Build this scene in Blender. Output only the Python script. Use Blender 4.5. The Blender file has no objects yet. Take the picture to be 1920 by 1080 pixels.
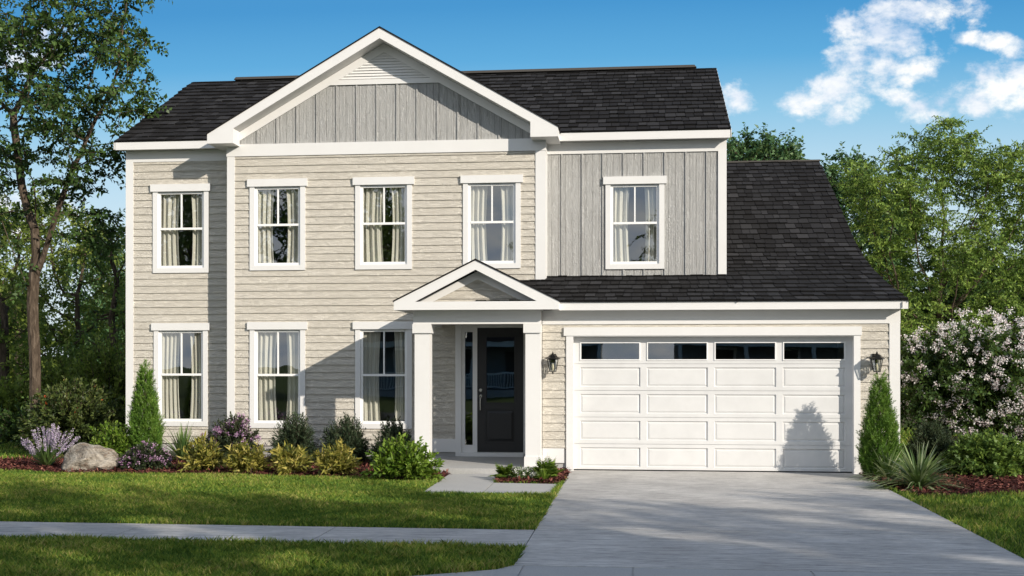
import bpy, math, random
import numpy as np
from mathutils import Vector
random.seed(7)
R = math.radians
scene = bpy.context.scene
COL = scene.collection

# ------------------------------------------------------------------ camera model (house front faces -Y)
F = 2170.0; TH = math.atan(235 / F); HY = 676.0; CY = -20.68; EH = 2.0
SN, CS = math.sin(TH), math.cos(TH)
def at(px, py, Y):                      # world X, Z of a photo pixel at depth Y
    dy = Y - CY; dx = dy * math.tan(math.atan((px - 960) / F) - TH)
    zc = -dx * SN + dy * CS
    return dx, EH + (HY - py) * zc / F
def gr(px, py, z=0.0):                  # ground point of a photo pixel
    zc = (EH - z) * F / (py - HY); xc = (px - 960) * zc / F
    return xc * CS - zc * SN, xc * SN + zc * CS + CY

cam = bpy.data.cameras.new('camera'); co = bpy.data.objects.new('camera', cam); COL.objects.link(co)
co.location = (0, CY, EH); co.rotation_euler = (math.pi / 2, 0, TH)
cam.sensor_width = 36; cam.lens = 36 * F / 1920; cam.shift_y = (HY - 540) / 1920
cam.clip_start = 0.1; cam.clip_end = 3000
scene.camera = co

# ------------------------------------------------------------------ light
EL, AZ = R(22.5), R(51)
S = Vector((math.sin(AZ) * math.cos(EL), -math.cos(AZ) * math.cos(EL), math.sin(EL)))
sl = bpy.data.lights.new('sun', 'SUN'); so = bpy.data.objects.new('sun', sl); COL.objects.link(so)
sl.energy = 4.6; sl.angle = R(0.5); sl.color = (1.0, 0.91, 0.78)
so.rotation_euler = S.to_track_quat('Z', 'Y').to_euler(); so.location = (20, -20, 20)

# ------------------------------------------------------------------ node helpers
class NT:
    def __init__(s, tree): s.t = tree; s.n = tree.nodes; s.l = tree.links
    def new(s, typ, **kw):
        n = s.n.new(typ)
        for k, v in kw.items():
            if k == 'ins':
                for a, b in v.items(): s.set(n, a, b)
            else: setattr(n, k, v)
        return n
    def set(s, n, a, b):
        if isinstance(b, bpy.types.NodeSocket): s.l.new(b, n.inputs[a])
        else: n.inputs[a].default_value = b
    def math(s, op, a, b=0.0, c=None, clamp=False):
        n = s.new('ShaderNodeMath', operation=op, use_clamp=clamp); s.set(n, 0, a); s.set(n, 1, b)
        if c is not None: s.set(n, 2, c)
        return n.outputs[0]
    def noise(s, vec, scale, detail=4, rough=.55, dist=0.0):
        n = s.new('ShaderNodeTexNoise'); s.set(n, 'Vector', vec)
        for k, v in (('Scale', scale), ('Detail', detail), ('Roughness', rough), ('Distortion', dist)): n.inputs[k].default_value = v
        return n.outputs['Fac']
    def mapping(s, vec, sc, loc=(0, 0, 0), rot=(0, 0, 0)):
        n = s.new('ShaderNodeMapping'); s.set(n, 'Vector', vec); n.inputs['Scale'].default_value = sc
        n.inputs['Location'].default_value = loc; n.inputs['Rotation'].default_value = rot
        return n.outputs[0]
    def ramp(s, fac, stops):
        n = s.new('ShaderNodeValToRGB'); s.set(n, 0, fac); e = n.color_ramp.elements
        while len(e) < len(stops): e.new(.5)
        for el, (p, c) in zip(e, stops): el.position = p; el.color = (*c, 1) if len(c) == 3 else c
        return n.outputs[0]
    def mix(s, fac, a, b, mode='MIX'):
        n = s.new('ShaderNodeMix', data_type='RGBA', blend_type=mode)
        s.set(n, 0, fac)
        s.set(n, 6, a if isinstance(a, bpy.types.NodeSocket) else (*a, 1)); s.set(n, 7, b if isinstance(b, bpy.types.NodeSocket) else (*b, 1))
        return n.outputs[2]
    def bump(s, h, strength, dist, normal=None):
        n = s.new('ShaderNodeBump'); s.set(n, 'Height', h); n.inputs['Strength'].default_value = strength
        n.inputs['Distance'].default_value = dist
        if normal is not None: s.set(n, 'Normal', normal)
        return n.outputs[0]

MATS = {}
def material(name, fn):
    if name in MATS: return MATS[name]
    m = bpy.data.materials.new(name); m.use_nodes = True; m.node_tree.nodes.clear()
    T = NT(m.node_tree); T.out = T.new('ShaderNodeOutputMaterial')
    T.obj = T.new('ShaderNodeTexCoord').outputs['Object']
    sh = fn(T); T.l.new(sh, T.out.inputs[0]); MATS[name] = m
    return m
def principled(T, col, rough=.6, normal=None, metal=0, spec=.4, **kw):
    b = T.new('ShaderNodeBsdfPrincipled')
    T.set(b, 'Base Color', col if isinstance(col, bpy.types.NodeSocket) else (*col, 1))
    T.set(b, 'Roughness', rough); T.set(b, 'Metallic', metal); T.set(b, 'Specular IOR Level', spec)
    if normal is not None: T.set(b, 'Normal', normal)
    for k, v in kw.items(): T.set(b, k, v)
    return b.outputs[0]

def m_trim(T):
    n = T.noise(T.mapping(T.obj, (1.5, 1.5, 1.5)), 2, 5)
    c = T.mix(n, (.69, .685, .675), (.75, .747, .74))
    return principled(T, c, .5, T.bump(T.noise(T.obj, 60, 3), .15, .003))
def m_siding(T):
    v = T.mapping(T.obj, (4.5, 4.5, 13))
    a = T.noise(v, 1.5, 4, .6, 1.8)
    w = T.math('PINGPONG', T.math('MULTIPLY', a, 7.0), 0.5)
    b = T.noise(T.mapping(T.obj, (8, 8, 60)), 2, 3)
    h = T.math('ADD', T.math('MULTIPLY', w, 1.0), T.math('MULTIPLY', b, .5))
    sep = T.new('ShaderNodeSeparateXYZ', ins={0: T.obj})
    row = T.math('FLOOR', T.math('DIVIDE', sep.outputs[2], .1475))
    wn = T.new('ShaderNodeTexWhiteNoise', noise_dimensions='1D', ins={'W': row}).outputs[0]
    big = T.noise(T.obj, .7, 3)
    c = T.mix(T.math('MULTIPLY', wn, .8), (.76, .715, .63), (.82, .775, .69))
    c = T.mix(T.math('MULTIPLY', big, .5), c, (.69, .64, .55))
    c = T.mix(T.math('MULTIPLY', T.math('SUBTRACT', .13, w), 2.2, clamp=True), c, (.46, .415, .345))
    return principled(T, c, .75, T.bump(h, 1.0, .016), spec=.25)
def m_batten(T):
    v = T.mapping(T.obj, (13, 13, 2.6))
    a = T.noise(v, 1.5, 5, .6, 1.2)
    w = T.math('PINGPONG', T.math('MULTIPLY', a, 6.0), 0.5)
    st = T.noise(T.mapping(T.obj, (70, 70, .5)), 1, 2)
    h = T.math('ADD', w, T.math('MULTIPLY', st, 1.2))
    sx = T.new('ShaderNodeSeparateXYZ', ins={0: T.obj}).outputs[0]
    fr = T.math('FRACT', T.math('ADD', T.math('DIVIDE', T.math('ADD', sx, 101.12), .13547), T.math('MULTIPLY', T.noise(T.mapping(T.obj, (1, 1, .35)), 3, 2), .25)))
    gv = T.math('MULTIPLY', T.math('LESS_THAN', fr, .09), T.math('GREATER_THAN', T.noise(T.mapping(T.obj, (5, 5, .6)), 3, 2), .40))
    h = T.math('SUBTRACT', h, T.math('MULTIPLY', gv, .6))
    big = T.noise(T.obj, .8, 3)
    c = T.mix(big, (.45, .45, .44), (.54, .54, .53))
    c = T.mix(T.math('MULTIPLY', T.math('SUBTRACT', .12, w), 2.2, clamp=True), c, (.22, .215, .20))
    c = T.mix(T.math('MULTIPLY', gv, .55), c, (.22, .215, .205))
    return principled(T, c, .8, T.bump(h, 1.0, .020), spec=.2)
def m_shingle(T):
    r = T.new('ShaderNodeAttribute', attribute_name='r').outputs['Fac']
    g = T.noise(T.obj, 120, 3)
    c = T.ramp(r, [(0, (.003, .003, .003)), (.08, (.010, .0092, .0095)), (.5, (.0190, .0188, .0202)), (.8, (.030, .0298, .032)), (1, (.046, .0455, .048))])  # bottom stop is the near-black painted as shadow line on the butts
    c = T.mix(T.math('MULTIPLY', g, .5), c, (.028, .027, .027))
    return principled(T, c, .92, T.bump(T.noise(T.obj, 220, 2), .6, .004), spec=.12)
def m_concrete(T):
    n1 = T.noise(T.obj, .7, 6, .6); n2 = T.noise(T.mapping(T.obj, (1.6, 26, 1)), 1, 6, .7, .4); n4 = T.noise(T.mapping(T.obj, (7, 60, 1)), 1, 3, .7); n3 = T.noise(T.obj, 90, 3)
    c = T.ramp(n1, [(.3, (.43, .425, .415)), (.7, (.60, .595, .58))])
    st = T.ramp(T.math('ADD', T.math('MULTIPLY', n2, .6), T.math('MULTIPLY', n4, .4)), [(.40, (.50, .49, .49)), (.52, (.90, .88, .86)), (.62, (1.2, 1.17, 1.13))])
    c = T.mix(1.0, c, st, 'MULTIPLY')
    c = T.mix(T.math('MULTIPLY', T.math('GREATER_THAN', n3, .62), .3), c, (.6, .59, .57))
    return principled(T, c, .85, T.bump(T.math('ADD', T.math('MULTIPLY', n2, 2.0), n4), .6, .006), spec=.2)
def m_paver(T):
    n1 = T.noise(T.obj, 1.3, 6, .6); n3 = T.noise(T.obj, 60, 4)
    c = T.mix(n1, (.42, .415, .41), (.56, .555, .54))
    c = T.mix(T.math('MULTIPLY', n3, .8), c, (.24, .24, .235))
    return principled(T, c, .85, T.bump(n3, .6, .005), spec=.25)
def m_ground(T):
    n = T.noise(T.obj, 6, 6, .7); n2 = T.noise(T.obj, .15, 3)
    c = T.ramp(n, [(.3, (.03, .045, .012)), (.55, (.06, .09, .02)), (.75, (.10, .13, .03))])
    c = T.mix(T.math('MULTIPLY', n2, .5), c, (.06, .075, .02))
    return principled(T, c, .95, T.bump(T.noise(T.obj, 30, 4), 1, .03), spec=.1)
def m_mulchbase(T):
    n = T.noise(T.obj, 40, 5, .7)
    c = T.ramp(n, [(.3, (.015, .007, .006)), (.6, (.07, .025, .02)), (.8, (.13, .05, .04))])
    return principled(T, c, .95, T.bump(n, 1, .02), spec=.1)
def ramp_r(T, stops, patch=0.0, psc=.6):
    r = T.new('ShaderNodeAttribute', attribute_name='r').outputs['Fac']
    if patch:
        n = T.noise(T.obj, psc, 3)
        r = T.math('ADD', r, T.math('MULTIPLY', T.math('SUBTRACT', n, .5), patch), clamp=True)
    return T.ramp(r, stops)
def leaf(stops, trans=.35, rough=.5, patch=.5, psc=.6, gloss=.3):
    def fn(T):
        c = ramp_r(T, stops, patch, psc)
        p = principled(T, c, rough, spec=gloss)
        tcol = T.mix(.35, c, (.16, .2, .02))
        t = T.new('ShaderNodeBsdfTranslucent', ins={'Color': tcol}).outputs[0]
        return T.new('ShaderNodeMixShader', ins={0: trans, 1: p, 2: t}).outputs[0]
    return fn
def m_bark(T):
    n = T.noise(T.mapping(T.obj, (9, 9, 2)), 2, 6, .65, .6)
    c = T.ramp(n, [(.3, (.03, .022, .016)), (.55, (.10, .075, .055)), (.75, (.19, .15, .115))])
    return principled(T, c, .9, T.bump(n, 1, .03), spec=.15)
def m_glass(T):
    n = T.bump(T.noise(T.obj, .9, 2), .03, .06)
    g = T.new('ShaderNodeBsdfGlossy', ins={'Color': (.9, .95, 1, 1), 'Roughness': .003, 'Normal': n}).outputs[0]
    t = T.new('ShaderNodeBsdfTransparent', ins={'Color': (.93, .95, .94, 1)}).outputs[0]
    geo = T.new('ShaderNodeNewGeometry')
    d = T.new('ShaderNodeVectorMath', operation='DOT_PRODUCT', ins={0: geo.outputs['Incoming'], 1: geo.outputs['Normal']}).outputs['Value']
    f = T.math('MULTIPLY_ADD', T.math('POWER', T.math('SUBTRACT', 1.0, T.math('ABSOLUTE', d), clamp=True), 4.0), .8, .19, clamp=True)
    return T.new('ShaderNodeMixShader', ins={0: f, 1: t, 2: g}).outputs[0]
def m_curtain(T):
    n = T.noise(T.mapping(T.obj, (120, 120, 30)), 2, 2)
    c = T.mix(n, (.80, .76, .66), (.86, .83, .75))
    p = principled(T, c, .9, spec=.1); t = T.new('ShaderNodeBsdfTranslucent', ins={'Color': (.6, .54, .42, 1)}).outputs[0]
    return T.new('ShaderNodeMixShader', ins={0: .25, 1: p, 2: t}).outputs[0]
def m_rock(T):
    n = T.noise(T.obj, 2.2, 9, .68, 1.2); n2 = T.noise(T.mapping(T.obj, (2, 2, 7), rot=(0, .5, .2)), 2.2, 6, .6, 1.0)
    c = T.ramp(n, [(.32, (.08, .065, .05)), (.44, (.30, .26, .21)), (.54, (.48, .43, .36)), (.7, (.66, .60, .51))])
    c = T.mix(T.math('MULTIPLY', T.math('GREATER_THAN', n2, .60), .45), c, (.22, .13, .08))
    return principled(T, c, .85, T.bump(T.math('ADD', n, T.math('MULTIPLY', n2, .7)), 1, .16), spec=.2)
def plain(c, rough=.6, metal=0, spec=.4, nb=0.0):
    def fn(T):
        n = T.noise(T.obj, 3, 5); c2 = T.mix(n, tuple(x * .88 for x in c), tuple(min(1, x * 1.1) for x in c))
        nr = T.bump(T.noise(T.obj, 80, 3), nb, .003) if nb else None
        return principled(T, c2, rough, nr, metal, spec)
    return fn
M = lambda name, fn: material(name, fn)
TRIM = M('white_trim', m_trim); SIDING = M('beige_lap_siding', m_siding); BATTEN = M('grey_batten', m_batten)
SHINGLE = M('dark_shingle', m_shingle); CONC = M('broom_concrete', m_concrete); PAVER = M('walk_concrete', m_paver)
GLASS = M('window_glass', m_glass); BARK = M('bark', m_bark); CURTAIN = M('curtain_cloth', m_curtain)
VINYL = M('white_vinyl', plain((.86, .86, .85), .35)); BLACK = M('black_metal', plain((.012, .012, .012), .4, .6))
DOORM = M('black_door', plain((.020, .020, .022), .38, nb=.2)); STEEL = M('satin_steel', plain((.6, .58, .55), .25, 1))
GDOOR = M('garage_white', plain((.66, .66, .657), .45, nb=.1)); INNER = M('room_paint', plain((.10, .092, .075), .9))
FOUND = M('foundation', plain((.42, .41, .40), .9, nb=.5)); SOFF = M('soffit_paint', plain((.72, .71, .69), .6))
DARKROOF = M('ridge_vent_grey', plain((.07, .065, .06), .8))

# ------------------------------------------------------------------ mesh helpers
class MB:
    def __init__(s): s.v = []; s.f = []; s.r = []
    def add(s, vs, fs, r=None):
        o = len(s.v); s.v += [tuple(p) for p in vs]; s.f += [tuple(i + o for i in f) for f in fs]
        if r is not None: s.r += [r] * len(fs)
    def box(s, x0, x1, y0, y1, z0, z1, r=None):
        v = [(x, y, z) for z in (z0, z1) for y in (y0, y1) for x in (x0, x1)]
        s.add(v, [(0, 2, 3, 1), (4, 5, 7, 6), (0, 1, 5, 4), (2, 6, 7, 3), (0, 4, 6, 2), (1, 3, 7, 5)], r); return s
    def quad(s, a, b, c, d, r=None): s.add([a, b, c, d], [(0, 1, 2, 3)], r); return s
    def prism(s, poly, y0, y1):            # polygon in XZ extruded along Y
        n = len(poly)
        s.add([(x, y0, z) for x, z in poly] + [(x, y1, z) for x, z in poly],
              [tuple(range(n)), tuple(range(2 * n - 1, n - 1, -1))] + [(i, i + n, (i + 1) % n + n, (i + 1) % n) for i in range(n)]); return s
    def slab(s, poly, z0, z1):             # polygon in XY extruded along Z
        n = len(poly)
        s.add([(x, y, z0) for x, y in poly] + [(x, y, z1) for x, y in poly],
              [tuple(range(n - 1, -1, -1)), tuple(range(n, 2 * n))] + [(i, (i + 1) % n, (i + 1) % n + n, i + n) for i in range(n)]); return s
    def ring(s, cx, cy, rs, zs, n=6, cap=True, rot=0):   # lathe with n sides
        vs = []
        for r, z in zip(rs, zs):
            vs += [(cx + r * math.cos(rot + 2 * math.pi * i / n), cy + r * math.sin(rot + 2 * math.pi * i / n), z) for i in range(n)]
        fs = [(k * n + i, k * n + (i + 1) % n, (k + 1) * n + (i + 1) % n, (k + 1) * n + i) for k in range(len(rs) - 1) for i in range(n)]
        if cap: fs += [tuple(range(n - 1, -1, -1)), tuple(range((len(rs) - 1) * n, len(rs) * n))]
        s.add(vs, fs); return s
    def bar(s, a, b, r, n=6):
        a, b = Vector(a), Vector(b); d = (b - a).normalized(); u = d.orthogonal().normalized(); w = d.cross(u)
        vs = [p + r * (math.cos(2 * math.pi * i / n) * u + math.sin(2 * math.pi * i / n) * w) for p in (a, b) for i in range(n)]
        s.add(vs, [(i, (i + 1) % n, (i + 1) % n + n, i + n) for i in range(n)] + [tuple(range(n - 1, -1, -1)), tuple(range(n, 2 * n))]); return s
    def build(s, name, mat, parent=None, smooth=False):
        me = bpy.data.meshes.new(name); me.from_pydata(s.v, [], s.f); me.update()
        if s.r and len(s.r) == len(s.f):
            a = me.attributes.new('r', 'FLOAT', 'FACE'); a.data.foreach_set('value', s.r)
        if smooth: me.shade_smooth()
        return link(name, me, mat, parent)
OFF = {}
def link(name, me, mat, parent=None):
    o = bpy.data.objects.new(name, me); COL.objects.link(o)
    if mat is not None: me.materials.append(mat)
    if parent is not None:
        o.parent = parent
        if parent.name in OFF: o.location = -Vector(OFF[parent.name])
    return o
def tag(o, label=None, cat=None, group=None, kind=None):
    for k, v in (('label', label), ('category', cat), ('group', group), ('kind', kind)):
        if v: o[k] = v
    return o
def empty(name, loc, label, cat, group=None, world=False, rz=0):
    o = bpy.data.objects.new(name, None); COL.objects.link(o); o.location = loc; o.empty_display_size = .3
    o.rotation_euler = (0, 0, rz)
    if world: OFF[o.name] = loc
    return tag(o, label, cat, group)
def npmesh(name, V, nper, mat, parent=None, r=None, quads=True):
    """V: (n*nper,3) verts, each nper verts one face"""
    n = len(V) // nper; me = bpy.data.meshes.new(name)
    me.vertices.add(n * nper); me.vertices.foreach_set('co', np.ascontiguousarray(V, dtype=np.float32).ravel())
    me.loops.add(n * nper); me.loops.foreach_set('vertex_index', np.arange(n * nper, dtype=np.int32))
    me.polygons.add(n); me.polygons.foreach_set('loop_start', np.arange(0, n * nper, nper, dtype=np.int32))
    if r is not None:
        a = me.attributes.new('r', 'FLOAT', 'FACE'); a.data.foreach_set('value', np.asarray(r, dtype=np.float32))
    me.update(calc_edges=True)
    return link(name, me, mat, parent)
def copy_tree(o, parent=None):
    c = o.copy(); COL.objects.link(c); c.parent = parent
    for ch in list(o.children): copy_tree(ch, c)
    return c

# ------------------------------------------------------------------ foliage tools
def norm(a): return a / np.maximum(np.linalg.norm(a, axis=-1, keepdims=True), 1e-9)
def leaves(P, D, L, W, rng, up=.6, bend=.25, shape=.42):
    """diamond leaves from base P along D; returns verts (n*4,3)"""
    n = len(P); D = norm(D)
    N = norm(rng.normal(size=(n, 3)) + np.array([0, 0, up * 2]))
    Sd = norm(np.cross(D, N)); N = np.cross(Sd, D)
    L = np.broadcast_to(L, (n,))[:, None]; W = np.broadcast_to(W, (n,))[:, None]
    mid = P + D * L * shape; tip = P + D * L - N * L * bend
    V = np.stack([P, mid + Sd * W / 2 + N * L * .05, tip, mid - Sd * W / 2 + N * L * .05], 1)
    return V.reshape(-1, 3)
def tubes(A, B, ra, rb, n=5):
    d = norm(B - A); ref = np.where(np.abs(d[:, 2:3]) > .9, np.array([[1., 0, 0]]), np.array([[0, 0, 1.]]))
    u = norm(np.cross(d, ref)); w = np.cross(d, u); q = []
    an = [2 * math.pi * i / n for i in range(n + 1)]
    for i in range(n):
        c0 = math.cos(an[i]) * u + math.sin(an[i]) * w; c1 = math.cos(an[i + 1]) * u + math.sin(an[i + 1]) * w
        q.append(np.stack([A + c0 * ra[:, None], A + c1 * ra[:, None], B + c1 * rb[:, None], B + c0 * rb[:, None]], 1))
    return np.concatenate(q, 0).reshape(-1, 3)
def grow(att, base, step, infl, kill, rng, bias=(0, 0, .1), iters=160, jit=.12, limbs=()):
    """space colonisation; base: list of polyline points. returns nodes, parents"""
    nodes = [np.array(p, float) for p in base]; par = [-1] + list(range(len(base) - 1))
    for st_, pts_ in limbs:
        prev = st_
        for p in pts_: nodes.append(np.array(p, float)); par.append(prev); prev = len(nodes) - 1
    att = att.copy(); bi = np.zeros(len(att), int); bd = np.full(len(att), 1e9)
    def upd(i0):
        nonlocal bi, bd
        for i in range(i0, len(nodes)):
            d = ((att - nodes[i]) ** 2).sum(1); m = d < bd; bd[m] = d[m]; bi[m] = i
    upd(0); bias = np.array(bias)
    for it in range(iters):
        if len(att) == 0: break
        act = bd < infl ** 2
        if not act.any(): act = bd <= bd.min() * 1.2
        i0 = len(nodes)
        for k in np.unique(bi[act]):
            m = act & (bi == k)
            v = norm(att[m] - nodes[k]).mean(0) + bias + rng.normal(size=3) * jit
            nn = nodes[k] + step * v / max(np.linalg.norm(v), 1e-6)
            nodes.append(nn); par.append(int(k))
        upd(i0); keep = bd > kill ** 2
        att, bi, bd = att[keep], bi[keep], bd[keep]
    return np.array(nodes), np.array(par)
def radii(nodes, par, r0, p=2.3):
    n = len(nodes); acc = np.zeros(n); ch = np.zeros(n, int)
    for i in range(n - 1, -1, -1):
        if ch[i] == 0: acc[i] = r0 ** p
        if par[i] >= 0: acc[par[i]] += acc[i]; ch[par[i]] += 1
    return acc ** (1 / p), ch
def ell(rng, blobs):
    """points in a list of (x,y,z,rx,ry,rz,n)"""
    out = []
    for x, y, z, rx, ry, rz, n in blobs:
        d = norm(rng.normal(size=(n, 3))) * rng.random((n, 1)) ** .4
        out.append(d * np.array([rx, ry, rz]) + np.array([x, y, z]))
    return np.concatenate(out)
def sprays(P, rng, k, L, lp, ll, lw, droop=.1, out=None, pair=True, spread=1.0, flat=1.0):
    """at each point k twigs of length L with lp leaves each"""
    n = len(P); D = rng.normal(size=(n, k, 3)) * spread
    if out is not None: D += norm(P - out)[:, None, :] * 1.1
    D[..., 2] *= flat
    D = norm(D).reshape(-1, 3); Q = np.repeat(P, k, 0)
    Ls = L * (.6 + .8 * rng.random((len(D), 1)))
    t = (np.arange(lp) + .5) / lp
    side = norm(np.cross(D, rng.normal(size=D.shape)))
    LP = Q[:, None] + D[:, None] * Ls[:, None] * t[None, :, None]
    LP[:, :, 2] -= droop * L * t[None] ** 2 * 1.5
    sg = np.where(np.arange(lp) % 2, 1, -1)[None, :, None]
    LD = D[:, None] * .8 + side[:, None] * sg + rng.normal(size=LP.shape) * .3
    LD[:, :, 2] -= droop
    m = LP.reshape(-1, 3); d = LD.reshape(-1, 3)
    V = leaves(m, d, ll * (.7 + .6 * rng.random(len(m))), lw * (.7 + .6 * rng.random(len(m))), rng)
    rr = np.clip(np.repeat(rng.random(len(D)), lp) * .5 + rng.random(len(m)) * .5, 0, 1)
    tw = (Q, Q + D * Ls - np.array([0, 0, droop * L * 1.2]))
    return V, rr, tw
def make_tree(name, label, cat, loc, base, blobs, leafm, seed, step=.35, infl=2.2, kill=.5, r0=.012, k=2, L=.4, lp=6, ll=.09, lw=.05,
              droop=.15, bark=None, trunk_r=None, thin=.03, group=None, jit=.15, maxleaf=60000, pexp=2.3, bias=(0, 0, .1), root=None, flat=1.0, limbs=()):
    """local coordinates: base/blobs relative to loc"""
    rng = np.random.default_rng(seed)
    att = ell(rng, blobs); nodes, par = grow(att, base, step, infl, kill, rng, bias=bias, jit=jit, limbs=limbs)
    rad, ch = radii(nodes, par, r0, pexp)
    if trunk_r:
        s = trunk_r / rad[0]; rad = np.maximum(rad * (1 + (s - 1) * (rad / rad[0])), r0 * .6)
    t = root or empty(name, loc, label, cat, group)
    i = np.arange(1, len(nodes)); i = i[par[i] >= 0]
    A, B = nodes[par[i]], nodes[i]; ra, rb = rad[par[i]], rad[i]; ra = np.minimum(ra, rb * 1.6)
    big = ra > .035
    V = [tubes(A[big], B[big] + norm(B[big] - A[big]) * .01, ra[big], rb[big], 8), tubes(A[~big], B[~big], ra[~big], rb[~big], 4)]
    th = np.where(rad[1:] < thin)[0] + 1
    P = nodes[th]
    Vl, rr, tw = sprays(P, rng, k, L, lp, ll, lw, droop, flat=flat)
    V.append(tubes(tw[0], tw[1], np.full(len(tw[0]), r0 * .5), np.full(len(tw[0]), r0 * .25), 3))
    npmesh('trunk', np.concatenate(V), 4, bark or BARK, t)
    c = npmesh('crown', Vl, 4, leafm, t, rr)
    return t

# ------------------------------------------------------------------ world
w = bpy.data.worlds.new('World'); scene.world = w; w.use_nodes = True
T = NT(w.node_tree); T.n.clear()
out = T.new('ShaderNodeOutputWorld'); bg = T.new('ShaderNodeBackground')
sky = T.new('ShaderNodeTexSky', sky_type='NISHITA', sun_disc=False, sun_elevation=EL, sun_rotation=math.pi - AZ,
            air_density=1.0, dust_density=.6, ozone_density=2.2, altitude=100)
tc = T.new('ShaderNodeTexCoord').outputs['Generated']
sp = T.new('ShaderNodeSeparateXYZ', ins={0: tc})
ay = T.math('MAXIMUM', T.math('ABSOLUTE', sp.outputs[1]), .15)
u = T.math('DIVIDE', sp.outputs[0], ay); v = T.math('DIVIDE', sp.outputs[2], ay)
uv = T.new('ShaderNodeCombineXYZ', ins={0: u, 1: v, 2: T.math('SIGN', sp.outputs[1])}).outputs[0]
def uvof(px, py):
    x, z = at(px, py, CY + 1); return x, z - EH
def cl_mask(px, py, rx, ry, rot=0):
    cu, cv = uvof(px, py)
    du = T.math('SUBTRACT', u, cu); dv = T.math('SUBTRACT', v, cv)
    a = T.math('ADD', T.math('MULTIPLY', du, math.cos(rot)), T.math('MULTIPLY', dv, math.sin(rot)))
    b = T.math('SUBTRACT', T.math('MULTIPLY', dv, math.cos(rot)), T.math('MULTIPLY', du, math.sin(rot)))
    d = T.math('ADD', T.math('POWER', T.math('MULTIPLY', T.math('ABSOLUTE', a), F / rx), 2), T.math('POWER', T.math('MULTIPLY', T.math('ABSOLUTE', b), F / ry), 2))
    return T.math('SUBTRACT', 1.0, d)
mk = None
for a in [(1515, 196, 58, 30, .2), (1580, 178, 80, 50, .2), (1622, 122, 66, 44, 0), (1685, 152, 88, 44, .1), (1735, 128, 44, 34, 0), (1760, 200, 66, 28, .2), (1815, 178, 76, 40, .2), (1875, 160, 80, 48, .1), (1930, 180, 60, 55, 0),
          (1598, 42, 56, 28, .1), (1650, 62, 84, 34, -.1), (1705, 84, 74, 26, -.1), (1775, 28, 66, 34, 0), (1700, 22, 80, 24, 0), (1850, 76, 78, 17, -.15), (1912, 92, 44, 20, 0), (1380, 184, 38, 30, -.4), (60, 90, 100, 50, 0), (40, 400, 120, 60, 0)]:
    m_ = cl_mask(*a); mk = m_ if mk is None else T.math('MAXIMUM', mk, m_)
mk = T.math('MAXIMUM', mk, -1.5)
front = T.math('GREATER_THAN', sp.outputs[1], .15)
mkf = T.math('MULTIPLY', mk, front)
gen = T.math('MULTIPLY', T.math('SUBTRACT', T.noise(T.mapping(uv, (.8, 1.2, 1)), 1.6, 5), .40), 7)  # unseen clouds behind the camera, cover raised to neutralise the ambient fill
back = T.math('SUBTRACT', 1.0, front)
n1 = T.noise(T.mapping(uv, (1, 1.4, 1), (.37, .2, 0)), 20, 10, .60, .35); n2 = T.noise(T.mapping(uv, (1, 1.3, 1), (3, 1, 0)), 48, 8, .62)
cov = T.math('ADD', T.math('ADD', mkf, T.math('MULTIPLY', gen, back)), T.math('MULTIPLY', T.math('SUBTRACT', n1, .51), 4.2))
cov = T.math('ADD', cov, T.math('MULTIPLY', T.math('SUBTRACT', n2, .5), 3.4))
den = T.new('ShaderNodeMapRange', interpolation_type='SMOOTHSTEP', ins={0: cov, 1: -.3, 2: 1.35, 3: 0.0, 4: 1.0}).outputs[0]
shade = T.noise(T.mapping(uv, (1, 1.8, 1), (0, .01, 0)), 16, 7, .55)
ccol = T.ramp(shade, [(.38, (4.6, 5.3, 6.4)), (.58, (7.7, 7.6, 7.4))])
grad = T.ramp(v, [(0, (5.0, 5.7, 6.1)), (.10, (4.5, 5.5, 6.1)), (.17, (3.3, 4.9, 6.0)), (.215, (1.9, 4.0, 5.6)), (.26, (.75, 2.85, 5.05)), (.31, (.38, 2.1, 4.4)), (.6, (.5, 1.6, 3.4)), (1, (.7, 1.3, 2.5))])
hs = T.mix(.93, sky.outputs[0], grad)
fin = T.mix(T.math('MULTIPLY', den, .95), hs, ccol)
T.set(bg, 'Color', fin); bg.inputs['Strength'].default_value = .125
T.l.new(bg.outputs[0], out.inputs[0])
scene.view_settings.view_transform = 'Standard'; scene.view_settings.look = 'None'
scene.view_settings.exposure = 0.22; scene.view_settings.gamma = 1

# ------------------------------------------------------------------ ground, paving
DRX0, DRX1 = -1.18, 3.82
g = MB(); g.quad((-400, -300, 0), (400, -300, 0), (400, 500, 0), (-400, 500, 0)); tag(g.build('ground', M('grass_soil', m_ground)), kind='structure')
drive = [(DRX0, -.02), (DRX0, -9.62), (DRX1, -9.62), (DRX1, -.02)]
g = MB()
for ya, yb in ((.17, -3.45), (-3.456, -7.155), (-7.172, -9.60)): g.slab([(DRX0, yb), (DRX1, yb), (DRX1, ya), (DRX0, ya)], -.05, .03)
tag(g.build('driveway', CONC), kind='structure')
g = MB(); pts = [(DRX0 - .02, -9.63), (-1.32, -9.85), (-1.75, -10.1), (-2.5, -10.5), (-3.2, -11.4), (-3.6, -12.4)]
xs = [(-1.2, -.05), (-.03, 1.6), (1.62, 3.3), (3.32, 4.2)]
for a, b in ((-.03, 1.60), (1.62, DRX1)): g.slab([(a, -12.4), (b, -12.4), (b, -9.63), (a, -9.63)], -.05, .032)
g.slab([(-3.6, -12.4), (-1.09, -12.4), (-1.09, -9.63), (DRX0 - .02, -9.63), (-1.32, -9.85), (-1.75, -10.1), (-2.5, -10.5), (-3.2, -11.4)], -.05, .032)
g.slab([(-1.07, -12.4), (-.05, -12.4), (-.05, -9.63), (-1.07, -9.63)], -.05, .032)
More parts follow.
